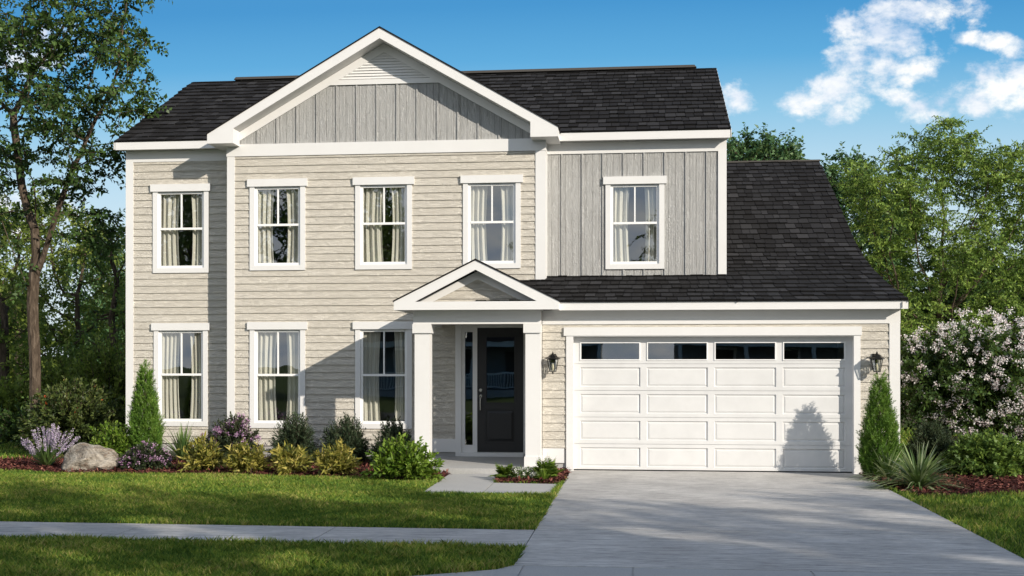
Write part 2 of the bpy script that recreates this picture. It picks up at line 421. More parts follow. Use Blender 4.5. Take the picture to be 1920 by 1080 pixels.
g.slab([(DRX1 + .01, -12.4), (6.2, -12.4), (5.8, -11.4), (5.1, -10.5), (4.3, -10.1), (DRX1 + .01, -9.85)], -.05, .032)
g.slab([(-1.2, -12.4), (4.0, -12.4), (4.0, -9.61), (-1.2, -9.61)], -.06, .022)
tag(g.build('driveway_apron', M('apron_concrete', m_paver)), kind='structure')
g = MB(); x = -40.0
sw = [x for x in [-33.1, -30.9, -28.7, -26.4, -24.1, -21.8, -19.5, -17.2, -14.9, -12.6, -10.3, -8.05, -5.87, -3.55, DRX0 - .006]]
for a, b in zip(sw[:-1], sw[1:]): g.slab([(a + .006, -8.57), (b - .006, -8.57), (b - .006, -7.25), (a + .006, -7.25)], -.05, .028)
tag(g.build('sidewalk', CONC), kind='structure')
g = MB(); g.slab([(-60, -12.52), (60, -12.52), (60, -12.41), (-60, -12.41)], -.1, .06); tag(g.build('kerb', PAVER), kind='structure')
g = MB(); g.slab([(-60, -19.6), (60, -19.6), (60, -12.53), (-60, -12.53)], -.1, .004); tag(g.build('road', M('asphalt', plain((.05, .05, .052), .9, nb=.8))), kind='structure')
# front walk: L shape round the little bed
wk = [gr(842, 892), gr(790, 928), gr(1031, 931), gr(1047, 910.5), gr(925, 908), gr(948, 890)]
seam_a = gr(903, 928.5); seam_b = gr(925, 908)
g = MB(); g.slab([wk[1], (seam_a[0] - .008, seam_a[1]), (seam_b[0] - .008, seam_b[1]), wk[5], wk[0]], -.05, .026)
g.slab([(seam_a[0] + .008, seam_a[1]), wk[2], wk[3], (seam_b[0] + .008, seam_b[1])], -.05, .026)
tag(g.build('front_walk', PAVER), kind='structure')
walk = wk
# mulch beds
bedL = [(-12.9, .9), (-12.8, -.3), (-12.2, -.95), gr(20, 884), gr(110, 892), gr(220, 893.5), gr(330, 893), gr(450, 896), gr(600, 899), gr(720, 902), gr(800, 906), gr(822, 905), gr(843, 891), (-3.6, -.66), (-4.06, -.66), (-4.06, 1.83), (-8.1, 1.83), (-8.1, 2.28), (-11.0, 2.28), (-11.2, 1.6)]
bedM = [(-1.2, -.02), (-1.68, -.02), (-1.7, -.6), (wk[5][0] + .01, -.62), (wk[4][0] + .02, wk[4][1] + .02), (wk[3][0] - .01, wk[3][1] + .02), (-1.19, -1.9)]
bedR = [(3.83, -.02), (3.83, -1.5), gr(1672, 920), gr(1720, 933), gr(1790, 932), gr(1860, 929), gr(1925, 928), (8.5, -2.4), (10, -1.6), (11.5, .4), (11.6, 2.6), (8.5, 3.6), (6.2, 2.8), (5.4, 1.3), (4.56, .2), (4.5, -.02)]
def inpoly(x, y, poly):
    c = np.zeros(len(x), bool); n = len(poly)
    for i in range(n):
        x0, y0 = poly[i]; x1, y1 = poly[(i + 1) % n]
        m = ((y0 > y) != (y1 > y)) & (x < (x1 - x0) * (y - y0) / (y1 - y0 + 1e-12) + x0); c ^= m
    return c
rng = np.random.default_rng(3)
mulchm = M('mulch_soil', m_mulchbase)
for b in (bedL, bedM, bedR):
    g = MB(); g.slab(b, -.03, .035); tag(g.build('mulch_bed', mulchm), kind='structure')
P = []
for b, n in ((bedL, 26000), (bedM, 2400), (bedR, 20000)):
    xs_, ys_ = zip(*b); n2_ = int(n * 2)
    x = rng.uniform(min(xs_), max(xs_), n2_); y = rng.uniform(min(ys_), max(ys_), n2_)
    k = inpoly(x, y, b); P.append(np.stack([x[k], y[k], np.full(k.sum(), .045) + rng.random(k.sum()) * .03], 1)[:n])
P = np.concatenate(P); D = rng.normal(size=P.shape); D[:, 2] *= .35
V = leaves(P, D, .05 + .05 * rng.random(len(P)), .018 + .018 * rng.random(len(P)), rng, up=1.2, bend=0, shape=.5)
tag(npmesh('mulch', V, 4, M('mulch_chip', lambda T: principled(T, ramp_r(T, [(0, (.02, .008, .007)), (.5, (.10, .032, .026)), (.85, (.19, .065, .05)), (1, (.30, .14, .10))]), .9, spec=.15)), None, rng.random(len(P))), 'dark red bark mulch covering the planting beds', 'mulch', kind='stuff')

# lawn blades
def blades(n, x0, x1, y0, y1, h, wd, holes, rng):
    x = rng.uniform(x0, x1, n); y = rng.uniform(y0, y1, n)
    k = np.ones(n, bool)
    for hp in holes: k &= ~inpoly(x, y, hp)
    x, y = x[k], y[k]; n = len(x)
    cl = np.sin(x * 1.7 + np.sin(y * 2.3)) * np.sin(y * 1.9 + 1.3 * np.sin(x * 1.1)) * .15 + np.sin(x * 9 + y * 4) * np.sin(y * 11 - x * 3) * .12
    hh = h * (.45 + .8 * rng.random(n)) * (1 + cl)
    lean = rng.normal(size=(n, 2)) * .45 * hh[:, None]; a = rng.random(n) * 2 * math.pi
    s_ = np.stack([np.cos(a), np.sin(a), np.zeros(n)], 1) * (wd * (.6 + .8 * rng.random(n)))[:, None] / 2
    B = np.stack([x, y, np.zeros(n)], 1); tip = B.copy(); tip[:, :2] += lean; tip[:, 2] = hh
    mid = B.copy(); mid[:, :2] += lean * .35; mid[:, 2] = hh * .6
    V = np.stack([B - s_, B + s_, mid + s_ * .8, tip, mid - s_ * .8], 1).reshape(-1, 3)
    return V, np.clip(rng.random(n) ** 1.3 * .95 + cl * 1.3 + .05, 0, 1)
holes = [drive, wk, bedL, bedM, bedR, [(-60, -8.57), (DRX0, -8.57), (DRX0, -7.25), (-60, -7.25)],
         [(-3.6, -12.4), (-3.2, -11.4), (-2.5, -10.5), (-1.75, -10.1), (-1.32, -9.85), (DRX0, -9.62), (DRX1, -9.62), (DRX1, -12.4)],
         [(-10.5, 2.3), (-8.2, 2.3), (-8.2, 1.85), (-1.7, 1.85), (-1.7, 0), (4.5, 0), (4.5, 12), (-10.5, 12)]]
GR = leaf([(0, (.06, .14, .022)), (.35, (.14, .25, .034)), (.62, (.25, .36, .05)), (.85, (.40, .44, .07)), (1, (.55, .48, .16))], trans=.35, rough=.55, patch=.5, psc=1.2, gloss=.25)
parts = []
for a in ((100000, -7.8, DRX0, -11.2, -8.55, .085, .011), (270000, -11.5, DRX0, -7.27, -1.3, .075, .012), (36000, DRX1, 8.0, -9.5, -2.0, .075, .012),
          (50000, -22, -10.6, -1.6, 12, .07, .016), (30000, 4.5, 14, -.5, 14, .08, .018)):
    parts.append(blades(*a, holes, rng))
V = np.concatenate([p[0] for p in parts]); rr = np.concatenate([p[1] for p in parts])
tag(npmesh('lawn_grass', V, 5, M('grass_blade', GR), None, rr), 'mown green lawn grass around the paving and beds', 'grass', kind='stuff')

# ------------------------------------------------------------------ house
YM, YR = 1.85, 2.30
HL = (-3.0, 3.0, 0.0)
house = empty('house', HL, 'two storey beige and grey sided house with white trim, dark shingle roof and double garage', 'house', world=True)
EXPO = .1475
def siding(mb, x0, x1, z0, z1, Y, holes=(), xl=None, xr=None):
    zs = set(); k = math.floor(z0 / EXPO)
    cuts = sorted({z0, z1} | {z for h in holes for z in (h[2], h[3]) if z0 < z < z1} | {i * EXPO for i in range(k, int(z1 / EXPO) + 2) if z0 < i * EXPO < z1})
    yat = lambda z: Y - .006 - .019 * (1 - ((z / EXPO) % 1.0))
    for za, zb in zip(cuts[:-1], cuts[1:]):
        if zb - za < 1e-4: continue
        zm = (za + zb) / 2; ya = yat(za + 1e-5); yb = yat(zb - 1e-5)
        iv = [(x0, x1)]
        for h in holes:
            if h[2] < zm < h[3]:
                iv = [q for a, b in iv for q in ((a, min(b, h[0])), (max(a, h[1]), b)) if q[1] - q[0] > 1e-3]
        for a, b in iv:
            aa, ab, ba, bb = a, a, b, b
            if xl: aa, ab = max(a, xl(za)), max(a, xl(zb))
            if xr: ba, bb = min(b, xr(za)), min(b, xr(zb))
            if ba - aa < .01 and bb - ab < .01: continue
            ab = min(ab, bb)
            # random butt joints in long courses
            js = [0]; 
            mb.quad((aa, ya, za), (ba, ya, za), (bb, yb, zb), (ab, yb, zb))
            mb.quad((aa, Y, za), (ba, Y, za), (ba, ya, za), (aa, ya, za))
def wall_with_holes(mb, x0, x1, z0, z1, y, holes):
    cuts = sorted({z0, z1} | {z for h in holes for z in (h[2], h[3]) if z0 < z < z1})
    for za, zb in zip(cuts[:-1], cuts[1:]):
        zm = (za + zb) / 2; iv = [(x0, x1)]
        for h in holes:
            if h[2] < zm < h[3]: iv = [q for a, b in iv for q in ((a, min(b, h[0])), (max(a, h[1]), b)) if q[1] - q[0] > 1e-3]
        for a, b in iv: mb.quad((a, y, za), (b, y, za), (b, y, zb), (a, y, zb))

UZ = (3.955, 5.43); LZ = (.80, 2.57)
WIN = [  # name words, x0, x1, z0, z1, Y, curtain phrase
    ('upper window at the far left of the house', -9.79, -8.90, *UZ, YR), ('upper window left of centre under the big gable', -7.575, -6.735, *UZ, YM),
    ('middle upper window under the big gable', -5.415, -4.572, *UZ, YM), ('upper window above the porch roof', -3.255, -2.415, *UZ, YM),
    ('upper window in the grey batten wall above the garage', -.475, .378, *UZ, YR),
    ('ground floor window at the far left of the house', -9.77, -8.92, *LZ, YR), ('ground floor window left of centre', -7.575, -6.735, *LZ, YM),
    ('ground floor window beside the porch post', -5.415, -4.572, *LZ, YM)]
def hole(w_): return (w_[1] - .05, w_[2] + .05, w_[3] - .05, w_[4] + .05)
# walls
g = MB(); siding(g, -10.5, -8.19, .30, 6.12, YR, [hole(w_) for w_ in WIN if w_[6 - 1] == YR]); g.build('lap_siding', SIDING, house)
DOOR = (-3.50, -2.10, .12, 2.72)
g = MB(); siding(g, -8.15, -1.80, .30, 6.12, YM, [hole(w_) for w_ in WIN if w_[5] == YM] + [DOOR]); g.build('lap_siding', SIDING, house)
g = MB(); siding(g, -1.69, 4.5, .42, 2.68, 0, [(-1.2, 3.8, 0, 2.5)]); g.build('lap_siding', SIDING, house)
g = MB(); h5 = hole(WIN[4]); wall_with_holes(g, -1.85, 1.72, 3.0, 6.12, YR - .004, [h5])
x = -1.49
while x < 1.56:
    for za, zb in ((3.3, 6.12),) if not (h5[0] - .12 < x < h5[1] + .12) else ((3.3, h5[2] - .02), (h5[3] + .02, 6.12)):
        g.box(x - .015, x + .015, YR - .024, YR - .0045, za, zb)
    x += .4064
g.build('batten_siding', BATTEN, house)
GS = .575; GCX = -4.985; ZT = lambda x: 8.475 - GS * abs(x - GCX)       # top line of the big gable
g = MB(); pl = lambda x: ZT(x) - .28
g.add([(-8.15, YM - .004, 6.2), (-1.82, YM - .004, 6.2), (-1.82, YM - .004, pl(-1.82)), (GCX, YM - .004, pl(GCX)), (-8.15, YM - .004, pl(-8.15))], [(0, 1, 2, 3, 4)])
x = -7.98
while x < -1.95:
    if pl(x) > 6.45: g.box(x - .015, x + .015, YM - .024, YM - .0045, 6.3, min(pl(x), 7.5))
    x += .4064
g.build('batten_siding', BATTEN, house)
# side and back walls, foundation
g = MB(); g.quad((-10.5, YR, .3), (-10.5, 10.2, .3), (-10.5, 10.2, 6.3), (-10.5, YR, 6.3)); g.quad((-10.5, 10.2, .0), (1.70, 10.2, .0), (1.70, 10.2, 6.3), (-10.5, 10.2, 6.3))
g.quad((1.70, YR, 2.8), (1.70, 10.2, 2.8), (1.70, 10.2, 6.4), (1.70, YR, 6.4)); g.add([(-10.5, YR, 6.3), (-10.5, 10.2, 6.3), (-10.5, 6.25, 8.6)], [(0, 1, 2)]); g.add([(1.70, YR, 6.3), (1.70, 10.2, 6.3), (1.70, 6.25, 8.6)], [(0, 1, 2)])
g.quad((4.5, 0, 0), (4.5, 18, 0), (4.5, 18, 2.9), (4.5, 0, 2.9)); g.quad((-1.69, 0, 0), (-1.69, YM, 0), (-1.69, YM, 3.2), (-1.69, 0, 3.2)); g.quad((1.7, 18, 0), (4.5, 18, 0), (4.5, 18, 2.9), (1.7, 18, 2.9)); g.quad((1.69, 10.2, 0), (1.69, 18, 0), (1.69, 18, 6), (1.69, 10.2, 6))
g.quad((-8.19, YM, .3), (-8.19, YR, .3), (-8.19, YR, 6.5), (-8.19, YM, 6.5)); g.quad((-1.79, YM, 3.2), (-1.79, YR, 3.2), (-1.79, YR, 6.5), (-1.79, YM, 6.5))
g.build('side_wall', SIDING, house)
for b in ((-10.49, -8.1, YR + .01, YR + .2, 0, .31), (-8.14, -1.7, YM + .01, YM + .2, 0, .31), (-1.66, -1.2, .01, .15, 0, .44), (3.82, 4.48, .01, .15, 0, .44)):
    g = MB(); g.box(*b); g.build('foundation', FOUND, house)
pass
for b in ((-1.69, -1.30, -.02, .01, .17, .43), (3.87, 4.33, -.02, .01, .17, .43)):
    g = MB(); g.box(*b); g.build('water_table', TRIM, house)
g = MB(); g.box(-4.05, -3.51, YM - .03, YM, .20, .46); g.build('water_table', TRIM, house)
# interior: rooms
g = MB()
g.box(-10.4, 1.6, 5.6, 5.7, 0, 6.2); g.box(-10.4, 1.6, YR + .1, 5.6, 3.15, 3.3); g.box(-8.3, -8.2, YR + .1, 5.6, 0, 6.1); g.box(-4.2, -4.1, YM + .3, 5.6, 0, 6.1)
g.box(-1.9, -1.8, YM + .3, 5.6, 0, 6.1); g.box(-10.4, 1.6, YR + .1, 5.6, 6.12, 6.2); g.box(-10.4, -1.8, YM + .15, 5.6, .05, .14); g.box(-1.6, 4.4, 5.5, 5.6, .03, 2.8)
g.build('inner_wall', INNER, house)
# frieze boards
def part(name, m, *boxes, parent=None):
    g = MB()
    for b in boxes: g.box(*b)
    return g.build(name, m, parent or house)
part('frieze_board', TRIM, (-10.525, -8.20, YR - .03, YR, 6.10, 6.33))
part('frieze_board', TRIM, (-1.785, 1.735, YR - .03, YR, 6.10, 6.33), (1.700, 1.738, YR, 8.0, 6.10, 6.33))
part('frieze_board', TRIM, (-8.205, -1.775, YM - .04, YM, 6.095, 6.335), (-1.79, -1.775, YM, YR - .031, 6.095, 6.335))
part('frieze_board', TRIM, (-1.69, 4.53, -.03, 0, 2.645, 2.90))
for b in ((-10.525, -10.364, YR - .032, YR, .2, 6.10), (-8.195, -8.037, YM - .032, YM, .2, 6.095), (1.572, 1.735, YR - .032, YR + .12, 3.3, 6.10), (4.345, 4.525, -.032, .1, .0, 2.645)):
    part('corner_board', TRIM, b)
part('corner_board', TRIM, (-1.975, -1.785, YM - .032, YM, 3.45, 6.095), (-1.785, -1.780, YM - .032, YR, 3.6, 6.095))
# fascia, soffit
YE = YR - .25
g = MB(); g.box(-10.64, -8.3, YE - .02, YE, 6.315, 6.475); g.build('fascia', TRIM, house)
g = MB(); g.box(-1.6, 1.79, YE - .02, YE, 6.315, 6.475); g.build('fascia', TRIM, house)
part('soffit', SOFF, (-10.62, -8.3, YE, YR - .0, 6.335, 6.345)); part('soffit', SOFF, (-1.6, 1.77, YE, YR - .0, 6.335, 6.345))
g = MB(); g.box(-1.50, 4.60, -.30, -.28, 2.885, 3.035); g.build('fascia', TRIM, house); part('soffit', SOFF, (-1.50, 4.58, -.28, 0, 2.90, 2.91))

# shingled roofs: each tab its own wedge in one mesh
def shingles(name, prof, x0, x1, axis='X', sheath=True, seed=1, expo=.29, thick=.03, low=None):
    """prof: list of (y,z) going up the slope (course by course) for roofs running along X"""
    rg = random.Random(seed); mb = MB()
    seg = []; 
    for (ya, za), (yb, zb) in zip(prof[:-1], prof[1:]): seg.append((ya, za, yb, zb, math.hypot(yb - ya, zb - za)))
    tot = sum(q[4] for q in seg)
    def P(s):
        s = max(0, min(s, tot - 1e-6))
        for ya, za, yb, zb, L in seg:
            if s <= L: t = s / L; return ya + (yb - ya) * t, za + (zb - za) * t, (yb - ya) / L, (zb - za) / L
            s -= L
        return yb, zb, (yb - ya) / L, (zb - za) / L
    def put(x, y, z): return (x, y, z) if axis == 'X' else (y, x, z)
    s = -.01; expo0 = expo
    while s < tot:
        expo = low if low and s < 2.6 else expo0
        y0_, z0_, ty, tz = P(s); y1_, z1_, _, _ = P(s + expo * 1.15)
        x = x0 - rg.random() * .2
        while x < x1:
            wd = rg.choice((.14, .17, .19, .22, .25)); a, b = max(x, x0), min(x + wd - .010, x1); x += wd
            if b - a < .01: continue
            h = .028 + rg.random() * .018; sl = rg.random() * .045 * (s > 0); hu = .004
            ny, nz = -tz, ty
            yb_, zb_ = y0_ - ty * sl, z0_ - tz * sl
            lo = [put(a, yb_ + ny * h, zb_ + nz * h), put(b, yb_ + ny * h, zb_ + nz * h)]
            up = [put(b, y1_ + ny * hu, z1_ + nz * hu), put(a, y1_ + ny * hu, z1_ + nz * hu)]
            bt = [put(a, yb_ - ny * .004, zb_ - nz * .004), put(b, yb_ - ny * .004, zb_ - nz * .004)]
            r = .08 + .92 * rg.random() ** 1.25
            mb.quad(*lo, *up, r); mb.quad(bt[0], bt[1], lo[1], lo[0], 0)  # butt face coloured near-black to stand in for the course shadow line
            mb.quad(lo[0], up[1], (*up[1][:2], up[1][2] - .02), bt[0], r); mb.quad(lo[1], bt[1], (*up[0][:2], up[0][2] - .02), up[0], r)
        s += expo
    # sheathing
    n = len(prof)
    for i in range(n - 1):
        (ya, za), (yb, zb) = prof[i], prof[i + 1]
        mb.quad(put(x0, ya, za - .002), put(x1, ya, za - .002), put(x1, yb, zb - .002), put(x0, yb, zb - .002), .1)
        for xx in (x0, x1): mb.quad(put(xx, ya, za - .002), put(xx, yb, zb - .002), put(xx, yb, zb - thick), put(xx, ya, za - thick), .1)
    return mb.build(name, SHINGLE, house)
RY, RZ = 6.25, 8.72
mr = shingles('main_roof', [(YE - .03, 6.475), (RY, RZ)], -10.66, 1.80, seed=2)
g = MB(); g.quad((-10.66, RY, RZ), (1.8, RY, RZ), (1.8, 10.5, 6.4), (-10.66, 10.5, 6.4)); g.build('rear_roof', DARKROOF, house)
g = MB(); g.prism([(-9.6, RZ + .005), (1.35, RZ + .005), (1.30, RZ + .06), (-9.55, RZ + .06)], RY - .12, RY + .12); g.build('ridge_vent', DARKROOF, house)
for xx in (-10.67, 1.80):
    g = MB(); g.add([(xx, YE - .03, 6.465), (xx, YE - .03, 6.32), (xx, RY, RZ - .16), (xx, RY, RZ - .01), (xx + .012, YE - .03, 6.465), (xx + .012, YE - .03, 6.32), (xx + .012, RY, RZ - .16), (xx + .012, RY, RZ - .01)],
                    [(0, 1, 2, 3), (7, 6, 5, 4), (0, 4, 5, 1), (3, 2, 6, 7), (1, 5, 6, 2), (0, 3, 7, 4)]); g.build('rake_board', TRIM, house)
# garage roof with its bell-cast flare
gp = [(-.33, 3.03), (1.0, 3.335), (1.65, 3.50), (2.5, 3.73), (3.2, 3.96), (4.0, 4.27), (4.8, 4.64), (5.6, 5.09), (6.96, 5.80), (9.44, 7.08)]
gp1 = [p for p in gp if p[0] < 2.2] + [(2.32, 3.68)]
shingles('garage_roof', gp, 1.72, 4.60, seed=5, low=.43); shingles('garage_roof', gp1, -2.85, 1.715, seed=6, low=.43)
g = MB(); g.quad((1.72, 9.44, 7.08), (4.6, 9.44, 7.08), (4.6, 18, 2.9), (1.72, 18, 2.9)); g.build('rear_roof', DARKROOF, house)
part('garage_ridge_cap', DARKROOF, (1.72, 4.61, 9.34, 9.54, 7.06, 7.10))
# close the gap between garage side and flared rake
g = MB(); g.add([(4.5, y, 2.9) for y, z in gp] + [(4.5, y, z - .03) for y, z in gp], [(i, i + 1, i + 11, i + 10) for i in range(9)]); g.build('gable_end', SIDING, house)
# big front gable
YG = YM - .40
gx0, gx1 = -8.46, -1.51; ze = ZT(gx0)
def gable_board(name, cx, ztop, slope, x0, x1, th_, ya, yb, mat_=TRIM):
    g = MB(); zl = ztop - slope * (cx - x0); zr = ztop - slope * (x1 - cx)
    g.prism([(x0, zl), (x0, zl - th_), (cx, ztop - th_), (cx, ztop)], ya, yb); g.prism([(cx, ztop), (cx, ztop - th_), (x1, zr - th_), (x1, zr)], ya, yb)
    return g.build(name, mat_, house)
rk = MB()
for sgn, xe in ((-1, gx0), (1, gx1)):
    xi = xe - sgn * .53; zi = ZT(xi)
    poly = [(xe, ze), (xe, ze - .185), (xi, ze - .185), (xi, zi - .20), (GCX, 8.475 - .20), (GCX, 8.475)]
    if sgn > 0: poly = poly[::-1]
    rk.prism(poly, YG - .02, YG + .02)
    rk.prism([(xe, ze - .03), (xe, ze - .185), (xi, ze - .185), (xi, zi - .20)] if sgn < 0 else [(xi, zi - .20), (xi, ze - .185), (xe, ze - .185), (xe, ze - .03)], YG + .02, YM - .041)
rk.build('gable_rake_board', TRIM, house)
gable_board('gable_soffit', GCX, 8.475 - .16, GS, gx0 + .3, gx1 - .3, .03, YG + .02, YM, SOFF)
gable_board('gable_rake_trim', GCX, 8.475 - .195, GS, -8.19, -1.79, .175, YM - .035, YM)
gr_ = MB()
for sgn, xe in ((-1, gx0), (1, gx1)):
    rg = random.Random(9 + sgn)
    for k_ in range(2): pass
    gr_.add([(GCX, YG - .035, 8.505), (xe + sgn * .02, YG - .035, ze + .018), (xe + sgn * .02, RY - .4, ze + .018), (GCX, RY - .4, 8.505),
             (GCX, YG - .035, 8.475), (xe + sgn * .02, YG - .035, ze - .012), (xe + sgn * .02, RY - .4, ze - .012), (GCX, RY - .4, 8.475)],
            [(0, 1, 2, 3), (7, 6, 5, 4), (0, 4, 5, 1), (1, 5, 6, 2), (2, 6, 7, 3)])
gr_.r = [.1] * len(gr_.f); gr_.build('gable_roof', SHINGLE, house)
# eave boxes along the sides of the gable block
part('eave_return', TRIM, (gx0, -8.206, YM - .04, YR, ze - .183, ze - .06)); part('eave_return', TRIM, (-1.774, gx1, YM - .04, YR, ze - .183, ze - .06))
# louvred vent and its sill band
VL = lambda z: GCX - (8.10 + .07 - z) / GS; VRt = lambda z: GCX + (8.17 - z) / GS
g = MB(); g.box(-6.22, -3.75, YM - .036, YM, 7.475, 7.575); g.build('vent_sill', TRIM, house)
g = MB(); z = 7.585
g.add([(VL(7.575), YM - .005, 7.575), (VRt(7.575), YM - .005, 7.575), (GCX, YM - .005, 8.17)], [(0, 1, 2)])
while z < 8.12:
    zt = z + .052
    a0, a1 = VL(z) + .01, VRt(z) - .01; b0, b1 = VL(zt) + .01, VRt(zt) - .01
    if b1 > b0:
        g.quad((a0, YM - .034, z), (a1, YM - .034, z), (b1, YM - .010, zt), (b0, YM - .010, zt)); g.quad((a0, YM - .006, z), (a1, YM - .006, z), (a1, YM - .034, z), (a0, YM - .034, z))
    z += .056
g.build('gable_vent', TRIM, house)

# windows
curtains = []
def window(wd, idx):
    words_, x0, x1, z0, z1, Y = wd
    g = MB(); c = .10; y0, y1 = Y - .040, Y + .055; i = .05
    X0, X1, Z0, Z1 = x0 - i, x1 + i, z0 - i, z1 + i
    for b in ((X0 - c, X0, y0, y1, Z0 - c, Z1), (X1, X1 + c, y0, y1, Z0 - c, Z1), (X0, X1, y0, y1, Z0 - c, Z0), (X0, X1, y0 + .003, y1, Z1, Z1 + .04)): g.box(*b)
    wn = g.build('window', TRIM, house)
    wn['label'] = words_
    g = MB(); g.box(X0 - c - .045, X1 + c + .045, Y - .065, Y - .002, Z1 + .0, Z1 + .15); g.build('header', TRIM, wn)
    g = MB(); ys, yt = Y - .002, Y + .045; zm = z0 + (z1 - z0) * .515
    g.box(X0, x0, ys, yt, Z0, Z1); g.box(x1, X1, ys, yt, Z0, Z1); g.box(x0, x1, ys, yt, z1, Z1); g.box(x0, x1, ys - .008, yt, Z0, z0)
    g.box(x0, x1, ys - .006, yt, zm - .022, zm + .022); xm = (x0 + x1) / 2; g.box(xm - .014, xm + .014, ys + .004, yt - .01, zm + .022, z1)
    g.build('sash', VINYL, wn)
    g = MB(); g.quad((x0, Y + .022, zm), (x1, Y + .022, zm), (x1, Y + .022, z1), (x0, Y + .022, z1)); g.quad((x0, Y + .014, z0), (x1, Y + .014, z0), (x1, Y + .014, zm), (x0, Y + .014, zm)); g.build('pane', GLASS, wn)
    # curtains hang from a rod inside
    rg = random.Random(idx)
    for sd, (a, b) in (('left', (x0 - .12, x0 + rg.uniform(.31, .41))), ('right', (x1 - rg.uniform(.24, .31), x1 + .10))):
        n = 60; amp = .032; vs = []; fs = []; ph = rg.random() * 6; kf = rg.uniform(52, 64)
        nz_ = 8
        for j in range(nz_ + 1):
            tz_ = j / nz_; z = z0 - .25 + (z1 + .18 - z0 + .25) * tz_
            pinch = 1 - .10 * math.sin(math.pi * (1 - tz_)) * (1 if sd == 'left' else 1)
            for q in range(n + 1):
                t_ = q / n; xx = a + (b - a) * t_ * pinch if sd == 'left' else b - (b - a) * (1 - t_) * pinch
                yy = Y + .125 + amp * math.sin(kf * t_ * (b - a) * 1.0 + ph + .5 * math.sin(3 * t_ + ph)) + .012 * math.sin(130 * t_ * (b - a) + tz_ * 2)
                vs.append((xx, yy, z))
        for j in range(nz_):
            for q in range(n): fs.append((j * (n + 1) + q, j * (n + 1) + q + 1, (j + 1) * (n + 1) + q + 1, (j + 1) * (n + 1) + q))
        g = MB(); g.add(vs, fs); o = g.build('curtain', CURTAIN, None, True)
        tag(o, f'cream curtain hanging on the {sd} side of the {words_}'.replace(' of the house', '').replace('ground floor', 'lower').replace(' in the grey batten wall', '').replace('hanging on', 'on').replace(' under the big gable', ' of the gable'), 'curtain', 'pleated curtains behind the windows')
for i, wd in enumerate(WIN): window(wd, i)

# porch
YP = -.30
part('porch_beam', TRIM, (-3.985, -1.695, YP, YP + .16, 2.65, 2.90), (-3.985, -3.83, YP + .16, YM, 2.651, 2.90), (-3.98, -1.70, YM - .12, YM, 2.70, 2.90))
part('porch_ceiling', SOFF, (-3.83, -1.70, YP + .16, YM - .12, 2.86, 2.89))
for x0, x1 in ((-3.962, -3.692), (-1.970, -1.700)):
    g = MB(); g.box(x0, x1, YP + .02, YP + .29, .12, 2.49); p_ = g.build('porch_post', TRIM, house)
    part('capital', TRIM, (x0 - .035, x1 + .005 if x1 > -2 else x1 + .035, YP - .015, YP + .325, 2.49, 2.649), parent=p_); part('plinth', TRIM, (x0 - .02, x1 + (.02 if x1 < -3 else .005), YP, YP + .31, .12, .30), parent=p_)
PCX = -2.815; PX0, PX1 = -4.27, -1.36; PS = .495; PY = -.60; PZ = 3.755; pz = PZ - PS * (PCX - PX0)
g = MB()
g.prism([(PX0, pz), (PX0, 2.89), (PCX, 2.89), (PCX, 3.035), (PX0 + .38, 3.035), (PCX, PZ - .165), (PCX, PZ)], PY - .02, PY + .02)
g.prism([(PX1, pz), (PCX, PZ), (PCX, PZ - .165), (PX1 - .38, 3.035), (PCX, 3.035), (PCX, 2.89), (PX1, 2.89)], PY - .02, PY + .02)
g.build('pediment_fascia', TRIM, house)
part('porch_soffit', SOFF, (PX0 + .02, PX1 - .02, PY + .02, YP, 2.90, 2.915), (PX0 + .02, -3.985, YP, YM, 2.90, 2.915))
g = MB(); siding(g, PX0 + .2, PX1 - .2, 2.95, 3.6, YP - .0, xl=lambda z: PCX - (PZ - .2 - z) / PS, xr=lambda z: PCX + (PZ - .2 - z) / PS); g.build('pediment_siding', SIDING, house)
gable_board('pediment_trim', PCX, PZ - .17, PS, PX0 + .3, PX1 - .3, .14, YP - .035, YP)
g = MB()
for sgn, xe in ((-1, PX0), (1, PX1)):
    g.add([(PCX, PY - .035, PZ + .03), (xe + sgn * .015, PY - .035, pz + .02), (xe + sgn * .015, YM, pz + .02), (PCX, YM, PZ + .03), (PCX, PY - .035, PZ), (xe + sgn * .015, PY - .035, pz - .004), (xe + sgn * .015, YM, pz - .004), (PCX, YM, PZ)],
          [(0, 1, 2, 3), (7, 6, 5, 4), (0, 4, 5, 1), (1, 5, 6, 2)])
g.r = [.1] * len(g.f); g.build('porch_roof', SHINGLE, house)
part('porch_side_fascia', TRIM, (PX0, PX0 + .02, PY + .02, YM, 2.89, pz - .005)); part('porch_side_fascia', TRIM, (PX1 - .02, PX1, PY + .02, YM, 2.89, pz - .005))
part('porch_floor', PAVER, (-4.05, -1.695, -.64, YM, -.05, .115))
# entry door
part('door_frame', TRIM, (-3.555, -3.44, YM - .045, YM + .06, .12, 2.70), (-2.21, -2.05, YM - .045, YM + .06, .12, 2.70), (-3.60, -2.0, YM - .052, YM + .06, 2.70, 2.84), (-3.145, -3.125 + .0, YM - .02, YM + .06, .2, 2.65), (-3.44, -2.21, YM - .02, YM + .06, 2.645, 2.70), (-3.44, -2.21, YM - .09, YM + .06, .12, .20))
sd = part('sidelight', TRIM, (-3.44, -3.37, YM - .015, YM + .04, .20, 2.645), (-3.215, -3.145, YM - .015, YM + .04, .2, 2.645), (-3.37, -3.215, YM - .015, YM + .04, .2, .34), (-3.37, -3.215, YM - .015, YM + .04, 2.56, 2.645))
g = MB(); g.quad((-3.37, YM + .01, .34), (-3.215, YM + .01, .34), (-3.215, YM + .01, 2.56), (-3.37, YM + .01, 2.56)); g.build('pane', GLASS, sd)
dx0, dx1, dz0, dz1 = -3.125, -2.21, .205, 2.642; gx_0, gx_1 = -2.955, -2.385; gz0, gz1 = 1.165, 2.47
g = MB(); yd0, yd1 = YM + .0, YM + .045
